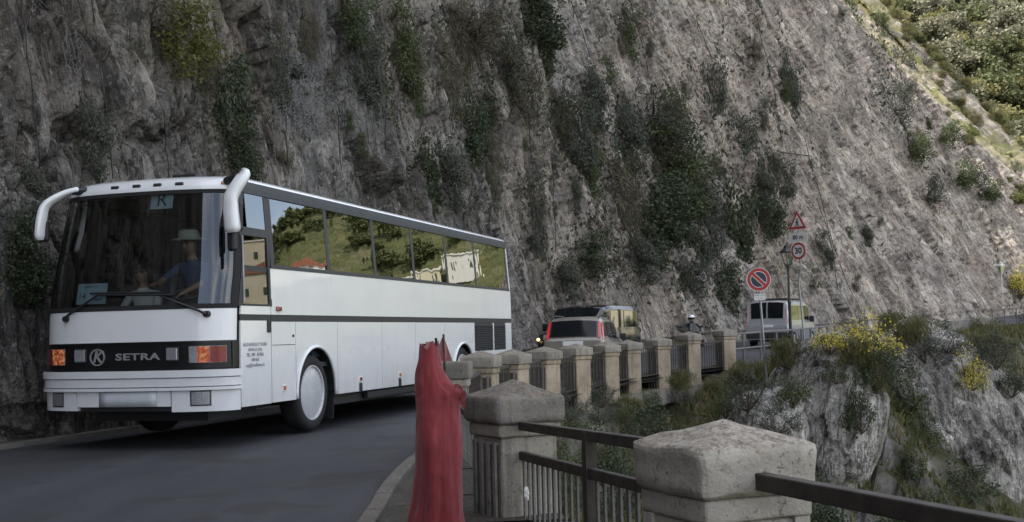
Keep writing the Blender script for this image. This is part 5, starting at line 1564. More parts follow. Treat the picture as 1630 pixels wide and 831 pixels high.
# ================================================================= PEOPLE
M['skin'] = simple('skin', (.36, .20, .135), .55, 0, .08, 14)
M['hair'] = simple('dark_hair', (.018, .013, .010), .5, 0, .3, 40)
M['shirt_blue'] = simple('dark_blue_shirt', (.04, .07, .15), .85, 0, .15, 14)
M['shirt_white'] = simple('white_blouse', (.62, .60, .55), .85, 0, .06, 14)
M['shirt_pale'] = simple('pale_shirt', (.38, .42, .48), .85, 0, .08, 14)
M['trousers'] = simple('dark_trousers', (.03, .03, .04), .9, 0, .15, 14)
M['straw'] = simple('pale_hat_cloth', (.36, .34, .28), .85, 0, .15, 30)
M['jacket'] = simple('dark_riding_jacket', (.025, .03, .04), .6, 0, .2, 14)
M['helmet'] = simple('white_helmet', (.72, .73, .75), .2, 0, .03, 6, coat=1)
M['shoe'] = simple('shoe', (.02, .018, .016), .6)
def person(name, label, loc, rz, J, mats, scale=1.0):
    """J: joint positions (metres, local, facing -y). One skinned surface from the pelvis out; faces take the cloth of the nearest bone."""
    r = thing(name, label, 'person', loc, rz)
    V, E, Rr, Mi = [], [], [], []
    def v(p, rx, ry=None):
        V.append(Vector(p)); Rr.append((rx, ry or rx)); return len(V) - 1
    def e(a, b, mi): E.append((a, b)); Mi.append(mi)
    pel = v(J['pelvis'], .15, .12); spi = v(J['waist'], .14, .11); che = v(J['chest'], .17, .12); nk0 = v(J['neck'], .066, .060)
    e(pel, spi, 2); e(spi, che, 1); e(che, nk0, 1)
    H = Vector(J['head']); dn = (Vector(J['neck']) - H).normalized(); fw = Vector(J.get('face', (0, -1, 0))).normalized()
    nk1 = v(Vector(J['neck']).lerp(H, .38) - fw * .006, .052, .052); j0 = v(H + dn * .062 + fw * .022, .082, .088); h1 = v(H + fw * .004, .106, .122); h2 = v(H - dn * .072 - fw * .004, .100, .114)
    e(nk0, nk1, 0); e(nk1, j0, 0); e(j0, h1, 0); e(h1, h2, 0)
    for sd in ('l', 'r'):
        sh, el, wr = Vector(J['sh' + sd]), Vector(J['el' + sd]), Vector(J['wr' + sd])
        a = v(sh, .062, .06); b = v(el, .043); c_ = v(wr, .028, .026); m1 = v(sh.lerp(el, .5), .052); m2 = v(el.lerp(wr, .45), .04)
        e(che, a, 1); e(a, m1, 1); e(m1, b, 1); e(b, m2, J.get('sleeve', 0)); e(m2, c_, 0)
        d = Vector(J.get('hand' + sd, wr - el)).normalized(); sid = d.cross(Vector((0, 0, 1)));
        if sid.length < .1: sid = Vector((1, 0, 0))
        sid.normalize(); nrm = sid.cross(d)
        pm = v(wr + d * .055, .034, .018); e(c_, pm, 0)
        for k, (o_, l_) in enumerate(((-.030, .070), (-.010, .080), (.010, .075), (.028, .058))):
            k1 = v(wr + d * .095 + sid * o_, .0095); k2 = v(wr + d * (.095 + l_ * .5) + sid * o_ * 1.1 - nrm * .012, .0088); k3 = v(wr + d * (.095 + l_ * .75) + sid * o_ * 1.1 - nrm * .034, .0078)
            e(pm, k1, 0); e(k1, k2, 0); e(k2, k3, 0)
        t1 = v(wr + d * .045 + sid * .042 * (1 if sd == 'l' else -1), .011); t2 = v(wr + d * .085 + sid * .058 * (1 if sd == 'l' else -1) - nrm * .012, .009); e(pm, t1, 0); e(t1, t2, 0)
        hp, kn, an = Vector(J['hp' + sd]), Vector(J['kn' + sd]), Vector(J['an' + sd])
        a = v(hp, .095, .09); b = v(kn, .062); c_ = v(an, .042); q = v(kn.lerp(an, .35), .058); t = v(an + Vector(J.get('toe', (0, -.16, -.05))), .036, .03)
        e(pel, a, 2); e(a, b, 2); e(b, q, 2); e(q, c_, 2); e(c_, t, 3)
    me = bpy.data.meshes.new('tmp'); me.from_pydata(V, E, []); o = bpy.data.objects.new('tmp', me); COL.objects.link(o)
    sk = o.modifiers.new('s', 'SKIN'); ss = o.modifiers.new('u', 'SUBSURF'); ss.levels = 2; ss.render_levels = 2
    for i, sv in enumerate(me.skin_vertices[0].data): sv.radius = Rr[i]; sv.use_root = (i == pel)
    dg = bpy.context.evaluated_depsgraph_get()
    bmsh = bpy.data.meshes.new_from_object(o.evaluated_get(dg)); bpy.data.objects.remove(o)
    bmsh.name = 'figure'
    bmsh.materials.clear()
    for mm in mats: bmsh.materials.append(M[mm])
    fc = np.zeros(len(bmsh.polygons) * 3, np.float32); bmsh.polygons.foreach_get('center', fc); fc = fc.reshape(-1, 3)
    bd = np.full(len(fc), 1e9); bi = np.zeros(len(fc), int)
    for (a, b), mi in zip(E, Mi):
        A_, B_ = np.array(V[a]), np.array(V[b]); ab = B_ - A_; t = np.clip(((fc - A_) @ ab) / max(ab @ ab, 1e-9), 0, 1)
        d = np.linalg.norm(fc - (A_ + t[:, None] * ab), axis=1); m_ = d < bd; bd[m_] = d[m_]; bi[m_] = mi
    bmsh.polygons.foreach_set('material_index', bi.astype(np.int32)); bmsh.polygons.foreach_set('use_smooth', [True] * len(fc)); bmsh.update()
    link('figure', bmsh, r)
    # face features in a head frame
    hz = -dn; sx = fw.cross(hz).normalized(); Rm = Matrix((sx, -fw, hz)).transposed()
    def W(x, y, z): return H + Rm @ Vector((x * 1.08, y * 1.24, z))
    MB().add([W(-.016, -.082, -.02), W(.016, -.082, -.02), W(0, -.112, -.024), W(0, -.086, .025)], [(0, 2, 3), (2, 1, 3), (0, 1, 2), (0, 3, 1)]).build('nose', M['skin'], r)
    MB().tube([W(-.024, -.078, -.055), W(0, -.086, -.057), W(.024, -.078, -.055)], .006, 5).build('mouth', simple('lips', (.28, .09, .08), .5), r)
    for sg in (-1, 1):
        MB().lathe([(0, -.014), (.011, -.008), (.012, .004), (0, .012)], 8, 'y', W(.031 * sg, -.078, .018)).build('eye', M['ink'], r)
        MB().bbox(W(.078 * sg, .0, .0), (.018, .035, .06), .008).build('ear', M['skin'], r)
    return r, W, Rm
def hair_cap(r, W, long=.0):
    rows = []
    for i in range(9):
        t = i / 8; row = []
        for k in range(20):
            a = 2 * PI * k / 20; f = (1 + math.cos(a)) / 2            # a = 0 is the back
            lo = -.02 - (.10 + long) * f ** .6 if f > .25 else .055
            z = lerp(.125, lo, t ** 1.1); rr = .098 * math.sqrt(max(0, 1 - min(1, (z - .01) / .118) ** 2)) if z > .01 else .098 + .012 * long * 10
            row.append(W(rr * .92 * math.sin(a), rr * 1.04 * math.cos(a) + .005, z))
        rows.append(row)
    h_ = MB().grid(np.array(rows), True).build('hair', M['hair'], r, smooth=True)
    if long > 0:
        for sg in (-1, 1): MB().tube([W(.070 * sg, -.03, .075), W(.094 * sg, -.02, .01), W(.092 * sg, -.02, -.09), W(.085 * sg, -.03, -.20)], [.028, .036, .034, .014], 8).build('hair_lock', M['hair'], h_, smooth=True)
def sunglasses(r, W):
    mb = MB()
    for sg in (-1, 1): mb.bbox(W(.033 * sg, -.092, .018), (.056, .012, .040), .005); mb.tube([W(.062 * sg, -.088, .022), W(.082 * sg, .01, .02)], .004, 4)
    mb.box(W(0, -.094, .024), (.02, .008, .008)); mb.build('sunglasses', M['black'], r)
def sit(z=0.0, lean=0.0, head=(0, -.03 + 0, .0)):
    return dict(pelvis=(0, 0, .10), waist=(0, .02 - lean * .3, .30), chest=(0, .02 - lean * .7, .50), neck=(0, .01 - lean, .66), head=(0, -.02 - lean, .83), face=(0, -1, -.05),
                shl=(.19, .02 - lean * .9, .58), shr=(-.19, .02 - lean * .9, .58), hpl=(.10, -.03, .08), hpr=(-.10, -.03, .08), knl=(.13, -.45, .12), knr=(-.13, -.45, .12), anl=(.13, -.46, -.33), anr=(-.13, -.46, -.33),
                ell=(.26, -.12 - lean, .36), elr=(-.26, -.12 - lean, .36), wrl=(.17, -.35 - lean, .30), wrr=(-.17, -.35 - lean, .30))
def in_bus(x, y, z): return BUSM @ Vector((x, y, z))
yb = -.278
# driver, both hands on the wheel
J = sit(); J.update(ell=(.25, -.18, .38), elr=(-.25, -.18, .38), wrl=(.19, -.38, .50), wrr=(-.17, -.38, .50), handl=(-.3, -.6, .4), handr=(.3, -.6, .4), face=(.1, -1, 0))
r, W, Rm = person('person', 'passenger in dark glasses and pale shirt seen through the coach door window', in_bus(.74, 1.75, 1.58), yb, J, ('skin', 'shirt_pale', 'trousers', 'shoe')); hair_cap(r, W); sunglasses(r, W)
# passenger in a pale hat leaning forward, arm stretched to the rail
J = sit(lean=.12); J.update(elr=(-.36, -.20, .42), wrr=(-.26, -.42, .36), handr=(.1, -1, 0), wrl=(.10, -.36, .26), sleeve=0)
r, W, Rm = person('person', 'driver in a pale brimmed hat and dark blue shirt behind the windscreen', in_bus(.42, 1.00, 1.55), yb - .1, J, ('skin', 'shirt_blue', 'trousers', 'shoe')); hair_cap(r, W)
rows = []
for rr, z in ((.001, .20), (.06, .197), (.095, .18), (.105, .14), (.112, .095), (.15, .083), (.195, .070), (.197, .063), (.15, .075), (.11, .085)):
    rows.append([W(rr * math.sin(2 * PI * k / 24), rr * 1.08 * math.cos(2 * PI * k / 24), z) for k in range(24)])
MB().grid(np.array(rows), True).build('hat', M['straw'], r, smooth=40)
# woman on the guide seat
J = sit(); J.update(face=(.12, -1, .05))
r, W, Rm = person('person', 'woman with long dark hair, sunglasses and white blouse behind the windscreen', in_bus(-.31, .97, 1.23), yb, J, ('skin', 'shirt_white', 'trousers', 'shoe')); hair_cap(r, W, .16); sunglasses(r, W)
# ---------------------------------------------------------------- motorcycle and rider
p = at(1098, 560, 41); zg = float(zroad(41)); mrz = -rad(12)
MC = thing('motorcycle', 'dark motorcycle with windshield coming along the road beyond the pillars', 'motorcycle', (p.x + .1, 41, zg + .02), mrz); MC.scale = (.86,) * 3
for y in (-.72, .72):
    w_ = thing('wheel', None, None); w_.parent = MC; w_.location = (0, y, .31)
    pts = [(0, .27 * math.cos(a), .27 * math.sin(a)) for a in np.linspace(0, 2 * PI, 31)]
    MB().tube(pts, .055, 8).build('tyre', M['rubber'], w_, smooth=True)
    MB().lathe([(.20, -.03), (.22, 0), (.20, .03), (.05, .04), (.05, -.04), (.20, -.03)], 20, 'x').build('rim', M['steel'], w_)
MB().tube([(-.08, -.72, .31), (-.08, -.5, .95)], .028, 8).build('fork', M['steel'], MC); MB().tube([(.08, -.72, .31), (.08, -.5, .95)], .028, 8).build('fork', M['steel'], MC)
MB().bbox((0, -.1, .52), (.34, .62, .44), .1).build('engine', M['trim'], MC); MB().bbox((0, -.15, .86), (.32, .52, .24), .1).build('fuel_tank', M['jacket'], MC, smooth=40)
MB().bbox((0, .42, .84), (.30, .66, .12), .05).build('saddle', M['black'], MC); MB().bbox((0, .72, .95), (.42, .38, .30), .06).build('top_case', M['black'], MC)
fr = MB().bbox((0, -.62, .92), (.42, .28, .36), .1).build('fairing', M['jacket'], MC, smooth=40)
MB().lathe([(0, -.02), (.09, -.01), (.1, .03), (0, .05)], 16, 'y', (0, -.77, .92)).build('headlight', M['lens'], fr)
MB().slab(np.array([[(x, -.66 + .06 * abs(x) * 4 + .12 * q, 1.08 + .3 * q) for x in np.linspace(-.2, .2, 6)] for q in np.linspace(0, 1, 4)]), np.tile((0, -1., 0), (4, 6, 1)), .005).build('windshield', M['clear'], fr)
MB().tube([(-.40, -.32, 1.08), (-.15, -.48, 1.02), (.15, -.48, 1.02), (.40, -.32, 1.08)], .016, 6).build('handlebar', M['black'], MC)
for sg in (-1, 1):
    MB().tube([(sg * .3, -.42, 1.06), (sg * .38, -.5, 1.24)], .008, 5).build('mirror_stalk', M['black'], MC); MB().bbox((sg * .40, -.5, 1.26), (.13, .04, .08), .02).build('mirror', M['black'], MC)
    MB().bbox((sg * .34, .55, .62), (.2, .45, .32), .05).build('pannier', M['black'], MC)
J = dict(pelvis=(0, .22, .92), waist=(0, .19, 1.10), chest=(0, .10, 1.29), neck=(0, .03, 1.43), head=(0, -.02, 1.58), face=(0, -1, -.1), shl=(.20, .08, 1.36), shr=(-.20, .08, 1.36), ell=(.36, -.06, 1.16), elr=(-.36, -.06, 1.16),
         wrl=(.35, -.26, 1.11), wrr=(-.35, -.26, 1.11), handl=(-.1, -1, .1), handr=(.1, -1, .1), hpl=(.11, .2, .90), hpr=(-.11, .2, .90), knl=(.25, -.2, .84), knr=(-.25, -.2, .84), anl=(.24, .05, .42), anr=(-.24, .05, .42), sleeve=1)
r, W, Rm = person('person', 'motorcycle rider in white helmet and dark grey jacket', MC.location, mrz, J, ('jacket', 'jacket', 'trousers', 'shoe')); r.scale = (.86,) * 3
bm_ = MB(); rows = []
for i in range(13):
    t = i / 12; z = .155 - .285 * t; rr = .135 * math.sqrt(max(.02, 1 - ((z - .02) / .145) ** 2))
    rows.append([W(rr * math.sin(2 * PI * k / 24), rr * 1.12 * math.cos(2 * PI * k / 24), z) for k in range(24)])
MB().grid(np.array(rows), True).build('helmet', M['helmet'], r, smooth=True)
rows = [[W(.139 * math.sin(a), -.155 * math.cos(a), z) for a in np.linspace(-1.2, 1.2, 14)] for z in (-.03, 0, .03, .06)]
MB().grid(np.array(rows)).build('visor', M['black'], r, smooth=True)

# ================================================================= VEGETATION
def leaf_cloud(n, clumps, rc, leaf, asp, seed, droop=0.0, up=0.0):
    """n diamond leaves gathered round clump centres (k x 3); returns vertices, faces"""
    g = np.random.default_rng(seed)
    k = len(clumps); idx = g.integers(0, k, n)
    off = g.normal(size=(n, 3)); off /= np.linalg.norm(off, axis=1)[:, None]
    off *= (g.random(n) ** .45)[:, None] * (rc[idx] if np.ndim(rc) else rc)[:, None] if np.ndim(rc) else (g.random(n) ** .45)[:, None] * rc
    C = clumps[idx] + off
    a = g.normal(size=(n, 3)); a[:, 2] += up - droop; a /= np.linalg.norm(a, axis=1)[:, None]
    b = g.normal(size=(n, 3)); b = np.cross(a, b); b /= np.linalg.norm(b, axis=1)[:, None] + 1e-9
    L = leaf * g.uniform(.6, 1.3, n)[:, None]
    V = np.stack([C - a * L * .5, C + b * L * asp * .5, C + a * L * .5, C - b * L * asp * .5], 1).reshape(-1, 3)
    F = np.arange(n * 4).reshape(n, 4)
    return V, F
def clump_set(kind, seed, k=26):
    g = np.random.default_rng(seed)
    if kind == 'dome':                     # grows up and out of the ground
        d = g.normal(size=(k, 3)); d[:, 2] = np.abs(d[:, 2]) * .9; d /= np.linalg.norm(d, axis=1)[:, None]
        r = g.uniform(.45, 1.0, k)[:, None]; P = d * r * np.array([.5, .5, .85]); P[:, 2] += .08
    elif kind == 'ivy':                    # hangs against a wall: flat in y, tall in z, tapering downwards
        z = -g.random(k) ** .8; w = .5 * (1 - .55 * (-z)) * (1 + .3 * np.sin(z * 9 + seed))
        P = np.stack([g.uniform(-1, 1, k) * w, -g.uniform(.02, .22, k) - .1, z + .15], 1)
    elif kind == 'ledge':                  # shrub on a rock ledge: leans out and up
        d = g.normal(size=(k, 3)); d[:, 1] = -np.abs(d[:, 1]) * .7; d /= np.linalg.norm(d, axis=1)[:, None]
        P = d * g.uniform(.3, 1.0, k)[:, None] * np.array([.5, .42, .55]) + np.array([0, -.15, .12])
    else:                                  # tree crown, centre at z = 0
        d = g.normal(size=(k, 3)); d /= np.linalg.norm(d, axis=1)[:, None]; d[:, 2] *= .85
        P = d * g.uniform(.35, 1.0, k)[:, None] * .5
    return P
BUSH = {}
def bush_proto(kind, mat, seed, n=520, leaf=.11, asp=.55, droop=0, up=0, rc=.17, k=26, accent=None):
    P = clump_set(kind, seed, k)
    V, F = leaf_cloud(n, P, rc, leaf, asp, seed + 1, droop, up)
    me = arr_mesh('foliage', V, F, mat, False)
    ms = []
    g = np.random.default_rng(seed + 5); mb = MB()
    o0 = Vector((0, 0, 0))
    for i in g.choice(k, min(9, k), False):
        q = Vector(P[i]); m_ = q * .5 + Vector(g.normal(size=3) * .04)
        mb.tube([o0, m_, q], [.022, .014, .006], 4)
    sm = mb.mesh('stem', M['bark'])
    ac = None
    if accent:
        Q = P[P[:, 2] > np.median(P[:, 2]) - .1]
        V2, F2 = leaf_cloud(accent[1], Q, rc * 1.25, leaf * accent[2], .8, seed + 9)
        ac = arr_mesh('flowers', V2, F2, accent[0], False)
    return me, sm, ac
PROT = {
    'ivy': [bush_proto('ivy', L_DARK, s, 2300, .048, .75, .8, 0, .13, 40) for s in (1, 2, 3)],
    'ivymid': [bush_proto('ivy', L_MID, s, 2300, .045, .5, .6, 0, .13, 40) for s in (4, 5)],
    'drygrass': [bush_proto('ivy', L_DRY, s, 2300, .10, .07, 1.3, 0, .14, 40) for s in (6, 7)],
    'sagedrape': [bush_proto('ivy', L_SAGE, s, 2300, .058, .35, 1.0, 0, .13, 40) for s in (8, 9)],
    'ledge': [bush_proto('ledge', L_MID, s, 1700, .055, .5, 0, .2, .15, 30) for s in (10, 11)],
    'ledgedark': [bush_proto('ledge', L_DARK, s, 1700, .055, .6, 0, .2, .15, 30) for s in (12, 13)],
    'ledgesage': [bush_proto('ledge', L_SAGE, s, 1700, .06, .3, 0, .3, .15, 30) for s in (14, 15)],
    'ledgeyel': [bush_proto('ledge', L_YEL, s, 1700, .052, .55, 0, .2, .16, 30) for s in (16,)],
    'ledgedry': [bush_proto('ledge', L_DRY, s, 1700, .13, .07, .3, .2, .16, 30) for s in (17, 18)],
    'broom': [bush_proto('dome', L_MID, s, 1900, .075, .12, 0, 1.2, .16, 34, (L_BROOM, 800, .62)) for s in (20, 21)],
    'dome': [bush_proto('dome', L_MID, s, 1900, .052, .5, 0, .3, .16, 34) for s in (22, 23)],
    'domedark': [bush_proto('dome', L_DARK, s, 1900, .052, .6, 0, .3, .16, 34) for s in (24, 25)],
    'domesage': [bush_proto('dome', L_SAGE, s, 1900, .085, .18, 0, .8, .16, 34) for s in (26, 27)],
    'domesun': [bush_proto('dome', L_SUN, s, 1900, .075, .6, 0, .3, .17, 34) for s in (28, 29)],
    'domegrass': [bush_proto('dome', L_GRASS, s, 1900, .26, .05, 0, 2.2, .20, 30) for s in (30, 31)],
}
_bn = {}
def bush(kind, loc, size, rz, label, group, name='shrub', cat='shrub', tilt=0.0):
    """size: (width, depth, height) multipliers; origin at the root"""
    pr = PROT[kind]; i = _bn.get(kind, 0); _bn[kind] = i + 1; me, sm, ac = pr[i % len(pr)]
    r = thing(name, label, cat, loc, rz, group); r.scale = size
    if tilt: r.rotation_euler = (tilt, 0, rz)
    tag(link('foliage', me, r), kind='stuff'); link('stem', sm, r)
    if ac: tag(link('flowers', ac, r), kind='stuff')
    return r
def cliff_bush(kind, px, py, w, h, label, group='shrubs and ivy growing on the cliff', name='shrub', cat='shrub', anchor=None):
    """w, h in photo pixels; (px, py) is the middle of the patch"""
    q = PROT[kind] and kind.startswith(('ivy', 'dry', 'sage'))
    P, n, z = on_cliff(px, py - h * .38 if q else py + h * .12)
    W, H = 1.06 * w / FOC * z, 1.08 * h / FOC * z
    rz = math.atan2(n.y, n.x) + PI / 2
    return bush(kind, P + n * .02, (W / .95, min(W, H) / .8, H / (1.15 if q else 1.0)), rz, label, group, name, cat)
CB = [
 ('ledgeyel', 262, 62, 135, 120, 'olive yellow shrub high on the rock above the coach'),
 ('ledgedry', 235, 35, 100, 90, 'dry brown twiggy shrub beside the olive yellow one'),
 ('ivy', 345, 185, 95, 190, 'dark ivy hanging down behind the coach roof'),
 ('ivy', 375, 245, 70, 90, 'small lower tail of ivy over the coach roof'),
 ('ivymid', 540, 30, 95, 95, 'green drape at the top edge over the second window'),
 ('ivymid', 625, 85, 75, 140, 'bright green hanging plant high over the coach middle'),
 ('ivymid', 655, 135, 42, 110, 'narrow green tail hanging under the bright green plant'),
 ('ivy', 735, 215, 70, 110, 'dark green plant above the coach rear roof'),
 ('ivy', 772, 190, 30, 90, 'thin dark strand beside the plant above the coach rear'),
 ('ledgedry', 745, 55, 130, 90, 'wide dry brown bush near the top edge'),
 ('drygrass', 715, 60, 80, 130, 'dry brown grass drape left of the wide dry bush'),
 ('ivy', 838, 35, 105, 110, 'large dark evergreen ivy at the top edge'),
 ('ivy', 862, 95, 40, 70, 'pointed lower tip of the large dark ivy'),
 ('sagedrape', 925, 165, 75, 110, 'dark grey green drape left of the pale rock patch'),
 ('ivymid', 955, 130, 40, 70, 'small green drape over the pale rock patch'),
 ('ivymid', 930, 272, 50, 95, 'green plant hanging left of the big green mass'),
 ('ledge', 1058, 165, 62, 62, 'round bright green shrub high in the middle'),
 ('ledgesage', 1040, 215, 90, 90, 'reddish grey shrub over the big green mass'),
 ('drygrass', 1040, 235, 110, 120, 'brown dead growth over the big green mass'),
 ('ivymid', 1055, 285, 130, 150, 'big green mass of climbers in the middle of the cliff'),
 ('ivy', 1035, 335, 110, 120, 'dark lower part of the big climber mass'),
 ('ivymid', 1098, 300, 50, 80, 'light green right edge of the big climber mass'),
 ('ivy', 1080, 385, 60, 90, 'dark strand hanging below the big climber mass'),
 ('sagedrape', 1128, 190, 55, 165, 'tall grey green drape right of the round bright shrub'),
 ('sagedrape', 1242, 165, 60, 150, 'tall grey drape on the pale rock right of centre'),
 ('sagedrape', 1190, 40, 40, 110, 'narrow grey drape at the top edge right of centre'),
 ('ledgedark', 925, 408, 75, 70, 'dark round bush above the black van'),
 ('ivy', 1158, 400, 75, 190, 'dark ivy column left of the no parking sign'),
 ('ivy', 1140, 470, 70, 90, 'dark ivy foot left of the no parking sign'),
 ('ivy', 22, 410, 95, 130, 'dark green bush at the left edge beside the coach mirror'),
 ('sagedrape', 35, 310, 70, 90, 'thin dark growth at the left edge over the coach mirror'),
 ('ivy', 665, 290, 60, 130, 'dark shadowy drape right above the coach roof'),
 ('sagedrape', 840, 350, 50, 150, 'grey green streak of growth behind the coach tail'),
 ('ledgedark', 1215, 345, 60, 70, 'small dark shrub left of the triangular sign'),
 ('sagedrape', 1205, 300, 70, 60, 'grey tuft above the small dark shrub by the sign'),
 ('ivymid', 1395, 85, 38, 120, 'green streak of plants on the upper right rock'),
 ('ledge', 1450, 240, 50, 60, 'green shrub on the right face below the sunlit crest'),
 ('ledgesage', 1420, 165, 55, 80, 'grey green shrub on the right face'),
 ('ledge', 1525, 275, 70, 50, 'low green bush near the sunlit crest'),
 ('ledgesage', 1475, 310, 45, 60, 'small grey bush low on the right face'),
 ('domedark', 1612, 430, 60, 90, 'dark bush at the right end of the cliff behind the far lamp'),
 ('broom', 1622, 470, 40, 60, 'yellow flowering bush at the right edge behind the far lamp'),
 ('sagedrape', 1245, 290, 40, 60, 'grey tuft right of the small dark shrub'),
 ('ivymid', 990, 55, 45, 110, 'green streak of growth high right of the large dark ivy'),
 ('drygrass', 880, 190, 60, 90, 'brown dry tuft below the large dark ivy'),
 ('sagedrape', 1010, 420, 90, 80, 'grey brown scrub above the motorcycle'),
 ('ledgesage', 1090, 440, 80, 70, 'grey green scrub at the foot of the cliff behind the rider'),
 ('drygrass', 470, 60, 50, 90, 'brown dry grass strip above the coach first windows'),
]
for k, px, py, w, h, lb in CB: cliff_bush(k, px, py, w, h, lb)
MORE = [('sagedrape', 560, 110, 90, 130, 'grey green drape left of the bright green plant'), ('drygrass', 690, 130, 90, 150, 'brown grey drape right of the bright green plant'), ('sagedrape', 800, 110, 70, 110, 'grey drape below the large dark ivy'),
 ('drygrass', 810, 160, 110, 100, 'dry brown tangle under the large dark ivy'), ('sagedrape', 900, 215, 90, 120, 'dusky drape left of the green hanging plant'), ('drygrass', 965, 330, 100, 150, 'dusky brown drape left of the big climber mass'),
 ('sagedrape', 985, 230, 90, 120, 'grey green growth above left of the big climber mass'), ('sagedrape', 1105, 360, 80, 130, 'dusky drape right of the big climber mass'), ('sagedrape', 700, 290, 80, 110, 'dusky growth above the coach rear windows'),
 ('drygrass', 770, 290, 60, 130, 'brown streak of growth above the coach tail'), ('sagedrape', 430, 120, 60, 120, 'thin grey growth above the coach door'), ('drygrass', 300, 105, 80, 110, 'dry twigs below the olive yellow shrub'),
 ('sagedrape', 130, 230, 90, 130, 'thin dusky growth above the coach left corner'), ('ivy', 30, 460, 80, 70, 'low dark bush beside the coach front corner'), ('sagedrape', 1170, 250, 60, 120, 'grey strand right of the tall grey green drape'),
 ('ivy', 1010, 380, 90, 110, 'dark low part of the climbers above the motorcycle'), ('sagedrape', 890, 450, 80, 70, 'grey scrub above the hatchback'), ('ivymid', 1345, 60, 40, 120, 'grey green streak high on the pale rock at right'),
 ('sagedrape', 1430, 130, 50, 110, 'grey streak of plants beside the crest'), ('ledge', 1500, 215, 50, 45, 'small green bush under the sunlit crest'), ('ledge', 1565, 300, 50, 45, 'green bush at the low end of the crest')]
for k, px, py, w, h, lb in MORE: cliff_bush(k, px, py, w, h, lb)
# small tufts rooted in cracks (alike, shared label)
g = np.random.default_rng(3)
for i in range(70):
    px, py = g.uniform(420, 1600), g.uniform(10, 470)
    if px > 1330 and py < (px - 1380) * 1.25 + 20: continue
    k = ('drygrass', 'sagedrape', 'ledgedry', 'ledgesage', 'ivymid')[g.integers(0, 5)]; s_ = g.uniform(14, 34)
    cliff_bush(k, px, py, s_, s_ * g.uniform(1, 1.8), 'small tuft of dry or grey green plants in a rock crack', 'small tufts in the cliff cracks', 'plant_tuft', 'plant')
# thin creepers and dead stems clinging to the rock: nobody could count them
def creepers():
    gg = np.random.default_rng(41); S = CP[::2, ::2].reshape(-1, 3); px, py, z = project(S)
    m_ = (z > 8) & (px > -40) & (px < 1660) & (py > -40) & (py < 540); S, px, py, z = S[m_], px[m_], py[m_], z[m_]
    Q = np.stack([px / 46, py / 170, 0 * px], 1); Q[:, 0] += -py / 46 * .25 * (px > 700)
    w = fbm(Q, 4, .6) + .10 * fbm(Q * np.array([4, 4, 1]), 2)
    for k, bx, by, bw, bh, lb in CB + MORE: w = w + .22 * np.exp(-((px - bx) / (bw * .62)) ** 2 - ((py - by) / (bh * .62)) ** 2)
    w = np.where(px > 1250, w - .10, w)
    i = np.where(w > .10)[0]; i = gg.choice(i, 36000, p=(w[i] - .09) * z[i] ** 0 / ((w[i] - .09)).sum())
    P = S[i] + gg.normal(size=(len(i), 3)) * (z[i] * .0012)[:, None]; n = len(i)
    a = gg.normal(size=(n, 3)) * .6; a[:, 2] -= .9; a /= np.linalg.norm(a, axis=1)[:, None]
    b = np.cross(a, gg.normal(size=(n, 3))); b /= np.linalg.norm(b, axis=1)[:, None]
    L = (z[i] * gg.uniform(.0022, .0062, n))[:, None]; W = L * gg.uniform(.10, .55, n)[:, None]
    off = np.array([.9, -.35, 0]) * (z[i] * .0016)[:, None]
    V = np.stack([P + off - a * L * .5, P + off + b * W * .5, P + off + a * L * .5, P + off - b * W * .5], 1).reshape(-1, 3)
    mi = np.where(fbm(Q[i] * 1.3 + 50, 2) > 0.03, 0, 1); mi = np.where(gg.random(n) < .25, 2, mi)
    tag(link('cliff_creepers', arr_mesh('cliff_creepers', V, np.arange(4 * n).reshape(n, 4), [L_SAGE, L_DRY, L_DARK], False, mi)), 'thin creepers and dead stems clinging to the cliff', kind='stuff')
creepers()
# ---- sunlit crest vegetation
for i in range(70):
    t = g.random(); px = lerp(1400, 1640, t) + g.uniform(-6, 75) ; py = lerp(5, 345, t) + g.uniform(-25, 25)
    if px > 1640: continue
    P, n, z = on_cliff(px, py)
    s_ = g.uniform(.5, 1.3); k = ('domesun', 'domegrass', 'domegrass', 'domesage')[g.integers(0, 4)]
    bush(k, P, (s_ * 1.3, s_ * 1.3, s_), g.uniform(0, 6), 'low sunlit bush or grass clump on the crest of the cliff', 'bushes along the sunlit crest', 'crest_bush', 'bush')
# ---- plants on the valley side
def on_slope(x, y):
    return Vector((x, y, float(valley_z(np.array([[x]]), np.array([[y]]))[0, 0])))
def slope_hit(px, py, d0=9.0, d1=75.0):
    ds = np.linspace(d0, d1, 160)
    pts = np.array([at(px, py, d)[:] for d in ds])
    z = valley_z(pts[:, 0][:, None], pts[:, 1][:, None])[:, 0]
    h = np.where(pts[:, 2] < z)[0]
    i = h[0] if len(h) else len(ds) - 1
    return Vector(pts[i]), ds[i]
allspur = np.concatenate([s_.reshape(-1, 3) for s_ in SP]); spx, spy, spz = project(allspur)
def surf_hit(px, py):
    P, z = slope_hit(px, py)
    q = (spx - px) ** 2 + (spy - py) ** 2; m_ = q < 30
    if m_.any():
        i = np.where(m_)[0][np.argmin(spz[m_])]
        if spz[i] < z: return Vector(allspur[i]), float(spz[i])
    return P, z
def slope_bush(kind, px, py, w, h, label, group='bushes on the slope below the road', name='shrub', cat='shrub', depth=None):
    P, z = surf_hit(px, py + h * .35) if depth is None else (at(px, py + h * .45, depth), depth)
    return bush(kind, P - Vector((0, 0, .04)), (w / FOC * z / 1.1, w / FOC * z / 1.1, h / FOC * z / 1.0), g.uniform(0, 6), label, group, name, cat)
